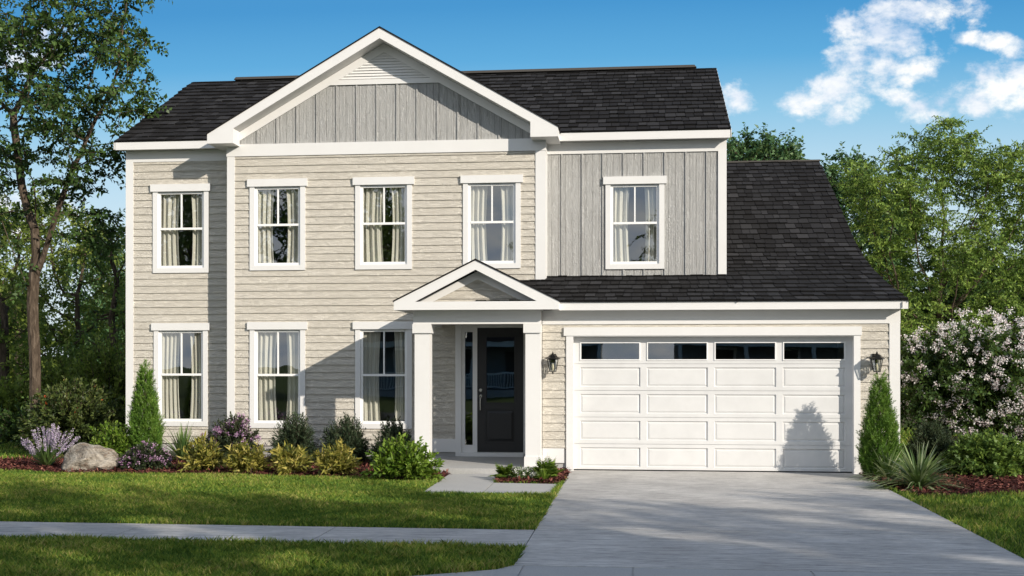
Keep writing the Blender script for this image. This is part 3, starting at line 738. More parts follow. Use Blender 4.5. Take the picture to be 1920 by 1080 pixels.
g.box(dx0, gx_0, yd0, yd1, dz0, dz1); g.box(gx_1, dx1, yd0, yd1, dz0, dz1); g.box(gx_0, gx_1, yd0, yd1, gz1, dz1); g.box(gx_0, gx_1, yd0, yd1, 1.04, gz0); g.box(gx_0, gx_1, yd0, yd1, dz0, .40); g.box(gx_0, gx_1, yd0 + .02, yd1, .40, 1.04)
def bevel_panel(g, x0, x1, z0, z1, yf, dep, bw, yb):
    o = [(x0, yf, z0), (x1, yf, z0), (x1, yf, z1), (x0, yf, z1)]; i_ = [(x0 + bw, yf + dep, z0 + bw), (x1 - bw, yf + dep, z0 + bw), (x1 - bw, yf + dep, z1 - bw), (x0 + bw, yf + dep, z1 - bw)]
    g.add(o + i_, [(0, 1, 5, 4), (1, 2, 6, 5), (2, 3, 7, 6), (3, 0, 4, 7), (4, 5, 6, 7)])
fd = g.build('front_door', DOORM, house)
g = MB(); bevel_panel(g, gx_0 + .03, gx_1 - .03, .43, 1.01, yd0 + .002, -.014, .04, 0)
g.quad((gx_0 + .03, yd0 + .019, .43), (gx_1 - .03, yd0 + .019, .43), (gx_1 - .03, yd0 + .019, 1.01), (gx_0 + .03, yd0 + .019, 1.01)); g.build('door_panel', DOORM, fd)
g = MB()
for b in ((gx_0 - .02, gx_0 + .012, yd0 - .012, yd0 - .001, gz0 - .02, gz1 + .02), (gx_1 - .012, gx_1 + .02, yd0 - .012, yd0 - .001, gz0 - .02, gz1 + .02), (gx_0 + .012, gx_1 - .012, yd0 - .012, yd0 - .001, gz0 - .02, gz0 + .012), (gx_0 + .012, gx_1 - .012, yd0 - .012, yd0 - .001, gz1 - .012, gz1 + .02)): g.box(*b)
g.build('glazing_bead', DOORM, fd)
g = MB(); g.quad((gx_0, YM + .02, gz0), (gx_1, YM + .02, gz0), (gx_1, YM + .02, gz1), (gx_0, YM + .02, gz1)); g.build('pane', GLASS, fd)
g = MB(); g.box(-3.075, -3.04, yd0 - .012, yd0 - .001, 1.24, 1.33); g.bar((-3.057, yd0 - .001, 1.42), (-3.057, yd0 - .03, 1.42), .032, 12); g.bar((-3.057, yd0 - .012, 1.30), (-3.057, yd0 - .065, 1.27), .012, 8)
g.bar((-3.057, yd0 - .065, 1.275), (-3.057, yd0 - .065, 1.03), .012, 8); g.bar((-3.057, yd0 - .065, 1.035), (-3.057, yd0 - .0, 1.0), .012, 8); g.bar((-3.057, yd0 - .001, 1.30), (-3.057, yd0 - .015, 1.30), .03, 10); g.build('handle', STEEL, fd)

# garage door
GX0, GX1, GZ1 = -1.137, 3.742, 2.42; gy = .13
part('garage_door_trim', TRIM, (-1.262, GX0, -.04, gy, 0.0, 2.44), (GX1, 3.855, -.04, gy, 0.0, 2.44), (GX0, GX1, -.036, gy, 2.425, 2.441), (-1.305, 3.875, -.055, .0, 2.441, 2.592))
g = MB(); nS = 5; sh_ = (GZ1 - .0) / nS; cols_ = []; m_ = .115; pw = (GX1 - GX0 - m_ * 5) / 4
for c_ in range(4): a = GX0 + m_ + c_ * (pw + m_); cols_.append((a, a + pw))
for s_ in range(nS):
    za, zb = .03 + s_ * sh_ * .988 + .004, .03 + (s_ + 1) * sh_ * .988 - .004
    pa, pb = (za + .062, zb - .062) if s_ < 4 else (za + .055, zb - .085)
    g.box(GX0, GX1, gy, gy + .04, za, pa); g.box(GX0, GX1, gy, gy + .04, pb, zb)
    ed = [GX0] + [e for c_ in cols_ for e in c_] + [GX1]
    for k_ in range(0, len(ed), 2): g.box(ed[k_], ed[k_ + 1], gy + .0, gy + .04, pa, pb)
    if s_ < 4:
        for a, b in cols_:
            bevel_panel(g, a, b, pa, pb, gy + .0, .026, .016, 0); bevel_panel(g, a + .016, b - .016, pa + .016, pb - .016, gy + .026, -.014, .030, 0)
    g.box(GX0, GX1, gy + .012, gy + .03, zb, zb + .008)
gd = g.build('garage_door', GDOOR, house)
part('bottom_seal', BLACK, (GX0, GX1, gy - .005, gy + .03, .031, .05), parent=gd)
pa, pb = .03 + 4 * sh_ * .988 + .004 + .055, .03 + 5 * sh_ * .988 - .004 - .085
for a, b in cols_:
    fr_ = part('window_frame', VINYL, (a, b, gy - .014, gy + .03, pa, pa + .020), (a, b, gy - .014, gy + .03, pb - .020, pb), (a, a + .020, gy - .014, gy + .03, pa + .020, pb - .020), (b - .020, b, gy - .014, gy + .03, pa + .020, pb - .020), parent=gd)
    g = MB(); g.quad((a + .012, gy + .01, pa + .012), (b - .012, gy + .01, pa + .012), (b - .012, gy + .01, pb - .012), (a + .012, gy + .01, pb - .012)); g.build('pane', GLASS, gd)
# wall lanterns
for lx, lab in ((-1.49, 'black wall lantern on the left of the garage door'), (4.10, 'black wall lantern on the right of the garage door')):
    lz, ly = 1.80, -.20; g = MB()
    g.ring(lx, ly, [.062, .062], [lz, lz + .012]); g.ring(lx, ly, [.02, .008], [lz - .03, lz]); g.ring(lx, ly, [.10, .100], [lz + .215, lz + .225])
    g.ring(lx, ly, [.140, .135, .085, .075, .045, .02], [lz + .225, lz + .235, lz + .262, lz + .285, lz + .305, lz + .312]); g.ring(lx, ly, [.008, .018, .004], [lz + .31, lz + .325, lz + .36])
    for k_ in range(6):
        a = k_ * math.pi / 3; g.bar((lx + .055 * math.cos(a), ly + .055 * math.sin(a), lz + .01), (lx + .098 * math.cos(a), ly + .098 * math.sin(a), lz + .22), .0075, 4)
    g.box(lx - .045, lx + .045, -.045, -.02, lz + .05, lz + .32); g.bar((lx, -.04, lz + .30), (lx, ly, lz + .318), .011, 6); g.bar((lx, -.04, lz + .08), (lx, ly, lz - .01), .007, 6)
    ln = g.build('wall_lantern', BLACK, house); ln['label'] = lab
    g = MB(); g.ring(lx, ly, [.050, .090], [lz + .012, lz + .215], cap=False); g.build('lantern_glass', GLASS, ln)
    g = MB(); g.ring(lx, ly, [.016, .024, .02, .006], [lz + .03, lz + .07, lz + .12, lz + .15], n=10); g.build('bulb', M('bulb_glass', plain((.75, .68, .5), .3)), ln)
# ------------------------------------------------------------------ plants
G = {}
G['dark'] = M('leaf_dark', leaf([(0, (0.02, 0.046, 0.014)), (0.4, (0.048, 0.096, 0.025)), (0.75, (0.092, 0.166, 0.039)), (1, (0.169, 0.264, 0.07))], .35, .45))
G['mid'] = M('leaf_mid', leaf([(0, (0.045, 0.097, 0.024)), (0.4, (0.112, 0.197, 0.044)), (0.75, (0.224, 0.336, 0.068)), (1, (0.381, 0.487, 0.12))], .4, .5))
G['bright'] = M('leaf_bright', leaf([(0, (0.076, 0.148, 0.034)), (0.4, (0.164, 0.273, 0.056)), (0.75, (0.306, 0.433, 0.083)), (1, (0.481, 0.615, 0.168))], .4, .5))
G['wood'] = M('leaf_sunny', leaf([(0, (.06, .10, .025)), (.4, (.16, .23, .045)), (.75, (.30, .38, .07)), (1, (.46, .52, .14))], .5, .5))
G['blue'] = M('leaf_bluish', leaf([(0, (0.036, 0.095, 0.039)), (0.5, (0.091, 0.189, 0.078)), (1, (0.218, 0.34, 0.137))], .35, .45))
G['yew'] = M('needle_dark', leaf([(0, (0.015, 0.03, 0.015)), (0.5, (0.038, 0.063, 0.03)), (0.85, (0.075, 0.105, 0.053)), (1, (0.135, 0.165, 0.09))], .15, .6, psc=3))
G['spruce'] = M('needle_green', leaf([(0, (0.054, 0.131, 0.022)), (0.5, (0.134, 0.263, 0.036)), (0.85, (0.234, 0.375, 0.064)), (1, (0.36, 0.506, 0.126))], .3, .5, psc=3))
G['gold'] = M('leaf_gold', leaf([(0, (.06, .09, .02)), (.3, (.18, .19, .04)), (.55, (.34, .31, .06)), (.8, (.50, .42, .11)), (1, (.68, .58, .22))], .35, .45, psc=3))
G['fresh'] = M('leaf_fresh', leaf([(0, (0.048, 0.108, 0.014)), (0.4, (0.12, 0.216, 0.024)), (0.75, (0.216, 0.324, 0.042)), (1, (0.336, 0.432, 0.096))], .4, .4, psc=3))
G['olive'] = M('leaf_olive', leaf([(0, (0.022, 0.04, 0.014)), (0.5, (0.072, 0.104, 0.029)), (0.9, (0.162, 0.198, 0.054)), (0.97, (0.216, 0.234, 0.064)), (1, (0.63, 0.126, 0.036))], .3, .45, psc=3))
G['plum'] = M('leaf_plum', leaf([(0, (0.016, 0.023, 0.016)), (0.5, (0.039, 0.058, 0.026)), (1, (0.091, 0.111, 0.046))], .2, .45, psc=3))
G['strap'] = M('strap_green', leaf([(0, (0.036, 0.084, 0.024)), (0.5, (0.108, 0.18, 0.048)), (1, (0.24, 0.324, 0.12))], .25, .4, psc=3))
G['striped'] = M('strap_striped', leaf([(0, (.06, .12, .03)), (.45, (.16, .24, .08)), (.8, (.36, .42, .22)), (1, (.55, .58, .36))], .25, .4, psc=3))
def petal(stops): return lambda T: T.new('ShaderNodeMixShader', ins={0: .3, 1: principled(T, ramp_r(T, stops), .7, spec=.2), 2: T.new('ShaderNodeBsdfTranslucent', ins={'Color': ramp_r(T, stops)}).outputs[0]}).outputs[0]
G['lilac'] = M('petal_lilac', petal([(0, (.22, .09, .20)), (.5, (.42, .24, .40)), (1, (.72, .52, .68))]))
G['pinkwhite'] = M('petal_white', petal([(0, (.66, .50, .52)), (.3, (.82, .77, .76)), (1, (.90, .89, .87))]))
G['white'] = M('petal_pure', petal([(0, (.6, .6, .55)), (1, (.85, .85, .82))]))
G['lav'] = M('petal_lavender', petal([(0, (.30, .22, .36)), (.5, (.55, .45, .60)), (1, (.78, .70, .80))]))

def bush(name, label, cat, loc, rx, ry, h, lm, seed, nst=70, lp=26, ll=.05, lw=.025, stemr=.005, up=.5, group=None, flowers=None, t0=.35, top=.15, wob=.25, lean=.0, follow=.9):
    rng = np.random.default_rng(seed); t = empty(name, loc, label, cat, group)
    d = norm(rng.normal(size=(nst, 3))); d[:, 2] = np.abs(d[:, 2]) * 1.0 + top * rng.random(nst); d = norm(d)
    rad_ = .72 + .36 * rng.random((nst, 1)) - .12
    tips = d * np.array([rx, ry, h]) * rad_; tips[:, 2] = np.maximum(tips[:, 2], .06)
    base = rng.normal(size=(nst, 3)) * np.array([rx, ry, 0]) * .10
    ctrl = base * .5 + tips * .5 + np.array([0, 0, 1]) * (up * h * .35) * (1 - d[:, 2:3]) + rng.normal(size=(nst, 3)) * .03
    ts = np.linspace(0, 1, 7); f_ = lambda q: base[:, None] * ((1 - q) ** 2)[None, :, None] + 2 * ctrl[:, None] * (q * (1 - q))[None, :, None] + tips[:, None] * (q ** 2)[None, :, None]
    C = f_(ts); rr_ = stemr * np.linspace(1.3, .35, 7)
    A = C[:, :-1].reshape(-1, 3); B = C[:, 1:].reshape(-1, 3); ra = np.tile(rr_[:-1], nst); rb = np.tile(rr_[1:], nst)
    npmesh('stems', tubes(A, B, ra, rb, 4), 4, BARK, t)
    q = t0 + (1 - t0) * (np.arange(lp) + .5) / lp; LP = f_(q); LD = f_(np.minimum(q + .04, 1.04)) - LP; LD = norm(LD)
    n = LP.shape[0] * lp; P = LP.reshape(-1, 3) + rng.normal(size=(n, 3)) * ll * wob; D = LD.reshape(-1, 3) * follow + norm(rng.normal(size=(n, 3))) * .8; D[:, 2] += .1
    V = leaves(P, D, ll * (.6 + .8 * rng.random(n)), lw * (.6 + .8 * rng.random(n)), rng, up=.5)
    rl = np.clip(np.repeat(rng.random(nst), lp) * .4 + rng.random(n) * .6, 0, 1)
    npmesh('foliage', V, 4, lm, t, rl)
    if flowers:
        fm, nc, npet, cs, ps, zmin = flowers
        k = rng.integers(0, nst, nc); c = tips[k] * (.9 + .15 * rng.random((nc, 1))); c = c + rng.normal(size=c.shape) * np.array([rx, ry, h]) * .08; c = c[c[:, 2] > zmin * h]
        o = norm(c); P = np.repeat(c, npet, 0) + rng.normal(size=(len(c) * npet, 3)) * cs; D = rng.normal(size=P.shape) + np.repeat(o, npet, 0) * .6
        V = leaves(P, D, ps * (.7 + .6 * rng.random(len(P))), ps * .8, rng, up=.2, bend=.1, shape=.55)
        npmesh('flowers', V, 4, fm, t, rng.random(len(P)))
    return t
def ribbons(n, L, wd, rng, elev=(25, 85), sag=.5, seg=6, r0=.03, spike=False):
    a = rng.random(n) * 2 * math.pi; el = np.radians(rng.uniform(*elev, n)); Ln = L * (.7 + .45 * rng.random(n))
    t = np.linspace(0, 1, seg + 1); hz = np.stack([np.cos(a), np.sin(a), np.zeros(n)], 1); sd = np.stack([-np.sin(a), np.cos(a), np.zeros(n)], 1)
    B = hz * r0 * rng.random((n, 1)); H = (Ln * np.cos(el))[:, None] * t; Z = (Ln * np.sin(el))[:, None] * t - sag * (Ln * np.cos(el) ** 1.0)[:, None] * t ** 2.2
    H = H + .12 * Ln[:, None] * t ** 2; C = B[:, None] + hz[:, None] * H[..., None]; C[..., 2] += Z; C[..., 2] = np.maximum(C[..., 2], .015)
    w_ = (wd * (.7 + .6 * rng.random(n)))[:, None] * np.array([.8] + [1.0] * (seg - 3) + [.75, .45, .06]) / 2
    up = np.array([0, 0, 1.]) * .3
    Lf = C - sd[:, None] * w_[..., None]; Rt = C + sd[:, None] * w_[..., None]; 
    V = np.stack([Lf[:, :-1], Rt[:, :-1], Rt[:, 1:], Lf[:, 1:]], 2).reshape(-1, 3)
    return V, np.repeat(rng.random(n), seg), C, a
def strap_plant(name, label, cat, loc, n, L, wd, lm, seed, elev=(25, 85), sag=.5, group=None):
    rng = np.random.default_rng(seed); t = empty(name, loc, label, cat, group)
    V, r_, C, a = ribbons(n, L, wd, rng, elev, sag); npmesh('leaves', V, 4, lm, t, r_); return t
def conifer(name, label, loc, r, h, seed, lm, group):
    rng = np.random.default_rng(seed); t = empty(name, loc, label, 'conifer', group)
    n = 2000; z = h * (1 - np.sqrt(rng.random(n))) * .97 + .03; a = rng.random(n) * 2 * math.pi
    lump = 1 + .16 * np.sin(a * 5 + z * 9) + .10 * np.sin(a * 9 - z * 17)
    rr_ = r * 1.08 * (1 - (z / h) ** 1.5) * lump * (.75 + .3 * rng.random(n)) * np.minimum(1, .72 + z / h * 1.6)
    o = np.stack([np.cos(a), np.sin(a), np.zeros(n)], 1); P0 = o * rr_[:, None] * .75; P0[:, 2] = z * .96
    D = norm(o * .55 + np.array([0, 0, 1.0]) + rng.normal(size=(n, 3)) * .18); Ls = .11 + .07 * rng.random(n)
    m = 26; tt = (np.arange(m) + .5) / m; P = (P0[:, None] + D[:, None] * Ls[:, None, None] * tt[None, :, None]).reshape(-1, 3)
    ND = np.repeat(D, m, 0) * .9 + norm(rng.normal(size=P.shape)) * .75
    V = leaves(P, ND, 0.034 + .018 * rng.random(len(P)), .009, rng, up=0, bend=.05)
    npmesh('needles', V, 4, lm, t, np.clip(np.repeat(rng.random(n), m) * .6 + rng.random(len(P)) * .4, 0, 1))
    k = 14; ang = np.linspace(0, 6.28, k); ends = np.stack([np.cos(ang) * r * .6, np.sin(ang) * r * .6, np.linspace(.2, h * .8, k)], 1)
    A = np.concatenate([[[0, 0, 0.]], np.stack([ang * 0, ang * 0, ends[:, 2] * .75], 1)]); B = np.concatenate([[[0, 0, h * .93]], ends])
    npmesh('trunk', tubes(A, B, np.r_[.03, np.full(k, .01)], np.r_[.006, np.full(k, .004)], 5), 4, BARK, t)
    return t
def px(p, top, Y):
    x, z = at(p, top, Y); return (x, Y, .03), z

# --- left bed
(l, h) = px(272, 674, .95); conifer('dwarf_conifer', 'cone shaped green conifer at the left corner of the house', l, .34, h, 11, G['spruce'], 'cone shaped conifers')
(l, h) = px(1650, 697, -.75); conifer('dwarf_conifer', 'cone shaped green conifer at the right of the garage door', l, .34, h, 12, G['spruce'], 'cone shaped conifers')
(l, h) = px(140, 698, 2.6); bush('large_shrub', 'large olive green shrub with a few red leaves left of the house', 'shrub', l, 1.35, 1.1, h, G['olive'], 21, nst=520, lp=56, ll=.09, lw=.048, stemr=.010, t0=.35)
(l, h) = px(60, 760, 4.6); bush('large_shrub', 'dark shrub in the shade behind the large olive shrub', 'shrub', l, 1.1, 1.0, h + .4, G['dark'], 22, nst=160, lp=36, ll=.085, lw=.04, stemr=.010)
(l, h) = px(212, 783, .75); bush('yellow_green_shrub', 'small yellow green shrub left of the cone shaped conifer', 'shrub', l, .62, .5, h, G['fresh'], 23, nst=160, lp=32, ll=.07, lw=.042)
(l, h) = px(272, 830, -.75); bush('flowering_shrub', 'low mauve flowering shrub right of the rock', 'shrub', l, .56, .42, h, G['plum'], 24, nst=420, lp=44, ll=.045, lw=.026, flowers=(G['lilac'], 170, 16, .018, .030, .25), group='mauve flowering shrubs')
(l, h) = px(436, 770, .75); bush('flowering_shrub', 'rounded mauve flowering shrub between the two lower left windows', 'shrub', l, .66, .5, h, G['plum'], 25, nst=520, lp=44, ll=.045, lw=.026, flowers=(G['lilac'], 190, 16, .02, .032, .3), group='mauve flowering shrubs')
(l, h) = px(343, 806, .95); strap_plant('yucca', 'spiky strap leaved plant under the far left lower window', 'plant', l, 150, h * 1.15, .030, G['strap'], 26, elev=(15, 88), sag=.35)
for i, (p, top, b, rr_, lab) in enumerate(((379, 820, 889, .50, 'leftmost of the four golden shrubs along the front of the bed'), (464, 820, 893, .47, 'second golden shrub from the left in the front row of the bed'),
                              (545, 832, 894, .42, 'third golden shrub from the left, smallest of the front row'), (632, 824, 896, .46, 'rightmost golden shrub, beside the bright green bush'))):
    x, y = gr(p, b); l, h = px(p, top, y); bush('golden_shrub', lab, 'shrub', l, rr_, .4, h, G['gold'], 30 + i, nst=64, lp=32, ll=.11, lw=.032, stemr=.006, t0=.25, group='golden leaved shrubs', top=.5)
for i, (p, top, rr_, lab) in enumerate(((552, 768, .58, 'dark green upright shrub leftmost of three beneath the windows'), (648, 770, .56, 'dark green upright shrub in the middle of three beneath the windows'), (738, 778, .46, 'dark green upright shrub beside the left porch post'))):
    l, h = px(p, top, .65 if i < 2 else .35); bush('evergreen_shrub', lab, 'shrub', l, rr_, .42, h, G['yew'], 40 + i, nst=420, lp=70, ll=.055, lw=.015, stemr=.004, t0=.2, top=.15, follow=1.3, group='dark evergreen shrubs')
x, y = gr(757, 905); l, h = px(757, 816, y); bush('green_bush', 'bright green leafy bush in front of the left porch post', 'bush', l, .76, .5, h, G['fresh'], 45, nst=150, lp=36, ll=.075, lw=.045, stemr=.006, t0=.3)
for i, (p, top, Y, w_, lm, lab) in enumerate(((205, 600, 6.5, 1.3, 'mid', 'tall green understory bush against the left side of the house'), (120, 640, 8.0, 1.5, 'bright', 'pale green understory bush behind the large olive shrub'), (25, 690, 7.5, 1.3, 'mid', 'green understory bush at the left edge of the wood'))):
    (l, h) = px(p, top, Y); bush('understory_bush', lab, 'bush', l, w_, 1.1, h, G['wood'], 90 + i, nst=260, lp=44, ll=.12, lw=.065, stemr=.012, t0=.3, group='understory bushes left of the house')
# lavender like clump
x, y = gr(88, 880); rng = np.random.default_rng(50); t = empty('lavender_plant', (x, y, .03), 'pale purple flower spikes on a green clump left of the rock', 'plant')
V, r_, C, a = ribbons(170, .48, .02, rng, (35, 88), .3); npmesh('leaves', V, 4, G['strap'], t, r_)
n = 32; an = rng.random(n) * 6.28; el = np.radians(rng.uniform(40, 89, n)); Ls = .62 + .22 * rng.random(n); D = np.stack([np.cos(an) * np.cos(el), np.sin(an) * np.cos(el), np.sin(el)], 1)
npmesh('stems', tubes(D * .05, D * Ls[:, None], np.full(n, .004), np.full(n, .003), 4), 4, G['strap'], t, np.full(n * 4, .5))
m = 90; tt = .52 + .48 * rng.random((n, m)); P = (D[:, None] * (Ls[:, None] * tt)[..., None]).reshape(-1, 3) + rng.normal(size=(n * m, 3)) * .008
npmesh('flowers', leaves(P, rng.normal(size=P.shape) + [0, 0, .5], .026, .018, rng, up=.1), 4, G['lav'], t, rng.random(len(P)))
# boulder
def rock():
    import bmesh
    bm = bmesh.new(); bmesh.ops.create_icosphere(bm, subdivisions=5, radius=1)
    from mathutils import noise
    x0, y0 = gr(105, 888); x1, y1 = gr(214, 888); W_ = (x1 - x0) / 2
    for v in bm.verts:
        p = v.co.copy(); p = Vector([math.copysign(abs(c) ** .75, c) for c in p])
        ridge = noise.fractal(p * 1.1 + Vector((3, 1, 7)), 1.0, 2.0, 3) * .20; cell = noise.cell(p * 2.2) * .05
        fine = noise.fractal(p * 4, .8, 2.1, 5) * .05
        q = p * (1 + ridge + fine); fl = 1.0
        q.x *= W_ * .90; q.y *= .40; q.z *= .265 * (1.0 - .33 * p.x + .05 * math.sin(4 * p.x))
        f1 = Vector((-.3, -.6, .75)).normalized(); dd = q.dot(f1) - .27
        if dd > 0: q -= f1 * dd * .8
        f2 = Vector((.5, -.3, .8)).normalized(); dd = q.dot(f2) - .25
        if dd > 0: q -= f2 * dd * .7
        q.z = max(q.z + .17, -.02); v.co = q
    me = bpy.data.meshes.new('rock'); bm.to_mesh(me); bm.free(); me.shade_smooth()
    o = link('rock', me, M('rock_stone', m_rock)); o.location = ((x0 + x1) / 2, (y0 + y1) / 2 + .25, .03); tag(o, 'large tan and grey boulder resting at the front of the mulch bed', 'rock')
rock()
# little bed by the walk
rng = np.random.default_rng(60)
def fern(p, b, label, s, seed):
    x, y = gr(p, b); t = empty('fern', (x, y, .03), label, 'fern', 'ferns beside the walk'); rng = np.random.default_rng(seed)
    V, r_, C, a = ribbons(26, s, .006, rng, (30, 85), .55); npmesh('stems', V, 4, G['strap'], t, r_ * .3)
    n, k, _ = C.shape; tt = np.linspace(.12, .98, 16); P = []; D = []; W_ = []
    for sg in (-1, 1):
        for q in tt:
            i = min(int(q * (k - 1)), k - 2); f = q * (k - 1) - i; P.append(C[:, i] * (1 - f) + C[:, i + 1] * f); d = norm(C[:, i + 1] - C[:, i])
            side = np.stack([-np.sin(a), np.cos(a), np.zeros(n)], 1) * sg; D.append(d * .7 + side); W_.append(np.full(n, math.sin(math.pi * min(q + .12, 1)) * s * .24 + .012))
    P = np.concatenate(P); D = np.concatenate(D); W_ = np.concatenate(W_)
    npmesh('fronds', leaves(P, D, W_, W_ * .38, rng, up=1.5), 4, G['fresh'], t, np.random.default_rng(1).random(len(P)))
fern(948, 902, 'small bright fern at the left end of the little bed by the walk', .36, 61); fern(1024, 903, 'bright green fern at the right end of the little bed by the walk', .46, 62)
x, y = gr(984, 903); bush('white_flowers', 'clump of small white flowers between the two ferns', 'flowers', (x, y, .03), .38, .20, .24, G['strap'], 63, nst=110, lp=14, ll=.05, lw=.012, stemr=.002, flowers=(G['white'], 100, 7, .012, .022, .3))
x, y = gr(1018, 907); strap_plant('grass_tuft', 'grassy green tuft beneath the right hand fern', 'plant', (x, y, .03), 150, .24, .009, G['fresh'], 64, (35, 88), .4)
# right bed
(l, h) = px(1747, 783, .55); bush('evergreen_shrub', 'dark green rounded evergreen right of the garage', 'shrub', l, .56, .5, h, G['yew'], 70, nst=460, lp=80, ll=.05, lw=.016, stemr=.004, t0=.2, top=.4, follow=1.3, group='dark evergreen shrubs')
(l, h) = px(1852, 806, -.1); bush('green_bush', 'leafy green bush at the right edge of the bed', 'bush', l, .92, .7, h, G['mid'], 71, nst=380, lp=44, ll=.08, lw=.05, stemr=.007, t0=.3)
x, y = gr(1722, 920); strap_plant('striped_grass', 'larger clump of arching pale striped leaves at the bed edge', 'plant', (x, y, .03), 340, .80, .030, G['striped'], 72, (8, 78), .5, 'striped strap leaved clumps')
x, y = gr(1664, 903); strap_plant('striped_grass', 'smaller clump of striped leaves in front of the right conifer', 'plant', (x, y, .03), 220, .70, .030, G['striped'], 73, (8, 76), .5, 'striped strap leaved clumps')
l = (at(1835, 700, 3.4)[0], 3.4, 0)
rng = np.random.default_rng(80); t = empty('flowering_tree', l, 'tall shrub covered in pale pink and white blossom at the right edge', 'shrub')
make_tree('flowering_tree', '', '', l, [(-.9, -.3, 0), (-.85, -.3, .4), (-.8, -.3, .8)], [(-.1, 0, 1.55, 1.75, 1.2, 1.25, 420), (1.3, .3, 1.5, 1.3, 1.1, 1.2, 150)], G['dark'], 81, step=.18, infl=1.5, kill=.25, r0=.005, k=12, L=.28, lp=9, ll=.09, lw=.055, trunk_r=.07, thin=.02, root=t)
d = norm(rng.normal(size=(430, 3))); d[:, 1] = -np.abs(d[:, 1]) * .9 + .1; c = d * np.array([1.75, 1.2, 1.25]) * (.98 + .22 * rng.random((430, 1))) + [.15, 0, 1.55]; c = c[c[:, 2] > .35]
c2 = c[rng.random(len(c)) < .5] + [1.4, .3, 0]; c = np.concatenate([c, c2]); P = np.repeat(c, 26, 0) + rng.normal(size=(len(c) * 26, 3)) * .036
npmesh('blossom', leaves(P, rng.normal(size=P.shape) + [0, -.5, .3], .038, .034, rng, up=.2, bend=.1, shape=.55), 4, G['pinkwhite'], t, rng.random(len(P)))

# --- trees
def blob(p, q, Y, rpx, rqx, ry, n, o):      # ellipsoid whose centre shows at pixel p,q at depth Y, as an offset from o
    x, z = at(p, q, Y); s = (Y - CY) / F; return (x - o[0], Y - o[1], z - o[2], rpx * s, ry, rqx * s, n)
def pt(p, q, Y, o): x, z = at(p, q, Y); return (x - o[0], Y - o[1], z - o[2])
o = (at(66, 740, 3.6)[0], 3.6, 0)
trunk = [(0, 0, 0), (0, 0, .7)] + [pt(a, b, 3.6, o) for a, b in ((66, 700), (65, 655), (62, 610), (61, 565), (64, 520), (68, 475), (65, 430), (67, 385), (63, 340))]
LIMB = [(5, [pt(a, b, Y_, o) for a, b, Y_ in ((50, 535, 3.5), (34, 495, 3.4), (18, 455, 3.3), (4, 415, 3.2))]), (6, [pt(a, b, Y_, o) for a, b, Y_ in ((80, 485, 3.5), (94, 440, 3.4), (108, 395, 3.3), (124, 350, 3.2), (142, 305, 3.1))]), (8, [pt(a, b, Y_, o) for a, b, Y_ in ((52, 395, 3.7), (40, 345, 3.8), (34, 290, 3.9), (26, 235, 3.9))])]
B = [blob(*a, o) for a in ((125, 60, 3.6, 150, 70, 1.6, 230), (245, 105, 3.4, 62, 75, 1.0, 95), (235, 195, 3.0, 55, 50, .9, 70), (30, 130, 3.9, 110, 110, 1.6, 150), (130, 215, 3.2, 85, 75, 1.2, 110),
     (200, 290, 3.0, 60, 30, .8, 40), (20, 290, 3.8, 90, 50, 1.3, 70), (130, 350, 3.2, 80, 26, .9, 45), (215, 330, 2.9, 20, 12, .3, 6), (185, -50, 3.6, 150, 60, 1.5, 110), (-60, 60, 3.9, 90, 150, 1.5, 100), (-20, 400, 3.4, 50, 40, .8, 30), (180, 430, 3.6, 50, 60, .8, 40))]
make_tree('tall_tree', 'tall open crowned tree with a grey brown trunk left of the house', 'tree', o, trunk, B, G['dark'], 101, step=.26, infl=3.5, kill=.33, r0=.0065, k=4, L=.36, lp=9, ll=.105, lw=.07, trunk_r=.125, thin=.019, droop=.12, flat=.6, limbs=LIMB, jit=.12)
# woodland trees on the left
W = [ # px, Y, blobs (p,q,rp,rq,n), leaf, label, leaf length
    (8, 9.0, [(20, 620, 70, 60, 60), (-40, 520, 90, 90, 80), (60, 700, 40, 30, 25), (-20, 400, 70, 70, 60)], 'bright', 'dark trunked tree at the left edge of the photo', .11),
    (150, 13, [(140, 450, 90, 70, 170), (70, 560, 70, 70, 120), (200, 560, 60, 80, 120), (110, 640, 90, 60, 110)], 'bright', 'sunlit yellow green tree behind the tall trunk left of the house', .11),
    (215, 9.5, [(205, 470, 55, 70, 110), (225, 580, 45, 80, 110), (190, 660, 70, 60, 110)], 'dark', 'dark green tree close against the left side of the house', .10),
    (35, 20, [(30, 450, 80, 80, 120), (0, 560, 90, 80, 120), (80, 400, 60, 40, 60)], 'bright', 'pale green tree in the wood behind the left edge', .14),
    (250, 24, [(190, 520, 90, 90, 150), (240, 640, 90, 70, 120)], 'blue', 'bluish green tree deep in the wood behind the house', .15)]
for i, (p, Y, bl, lm, lab, L_) in enumerate(W):
    lm = {'bright': 'wood', 'dark': 'mid'}.get(lm, lm)
    o = (at(p, 700, Y)[0], Y, 0); zt = max(at(p, q, Y)[1] for _, q, _, _, _ in bl)
    tr = [(0, 0, z) for z in np.arange(0, min(zt * .55, 3.4), .4)]
    make_tree('woodland_tree', lab, 'tree', o, tr, [blob(a, b, Y, c, d_, c * (Y - CY) / F * .8, n, o) for a, b, c, d_, n in bl], G[lm], 110 + i, step=.4, infl=4, kill=.42, r0=.009, k=5, L=.55, lp=9, ll=L_ * 1.15, lw=L_ * .7, trunk_r=.14, thin=.032, group='trees of the wood left of the house')
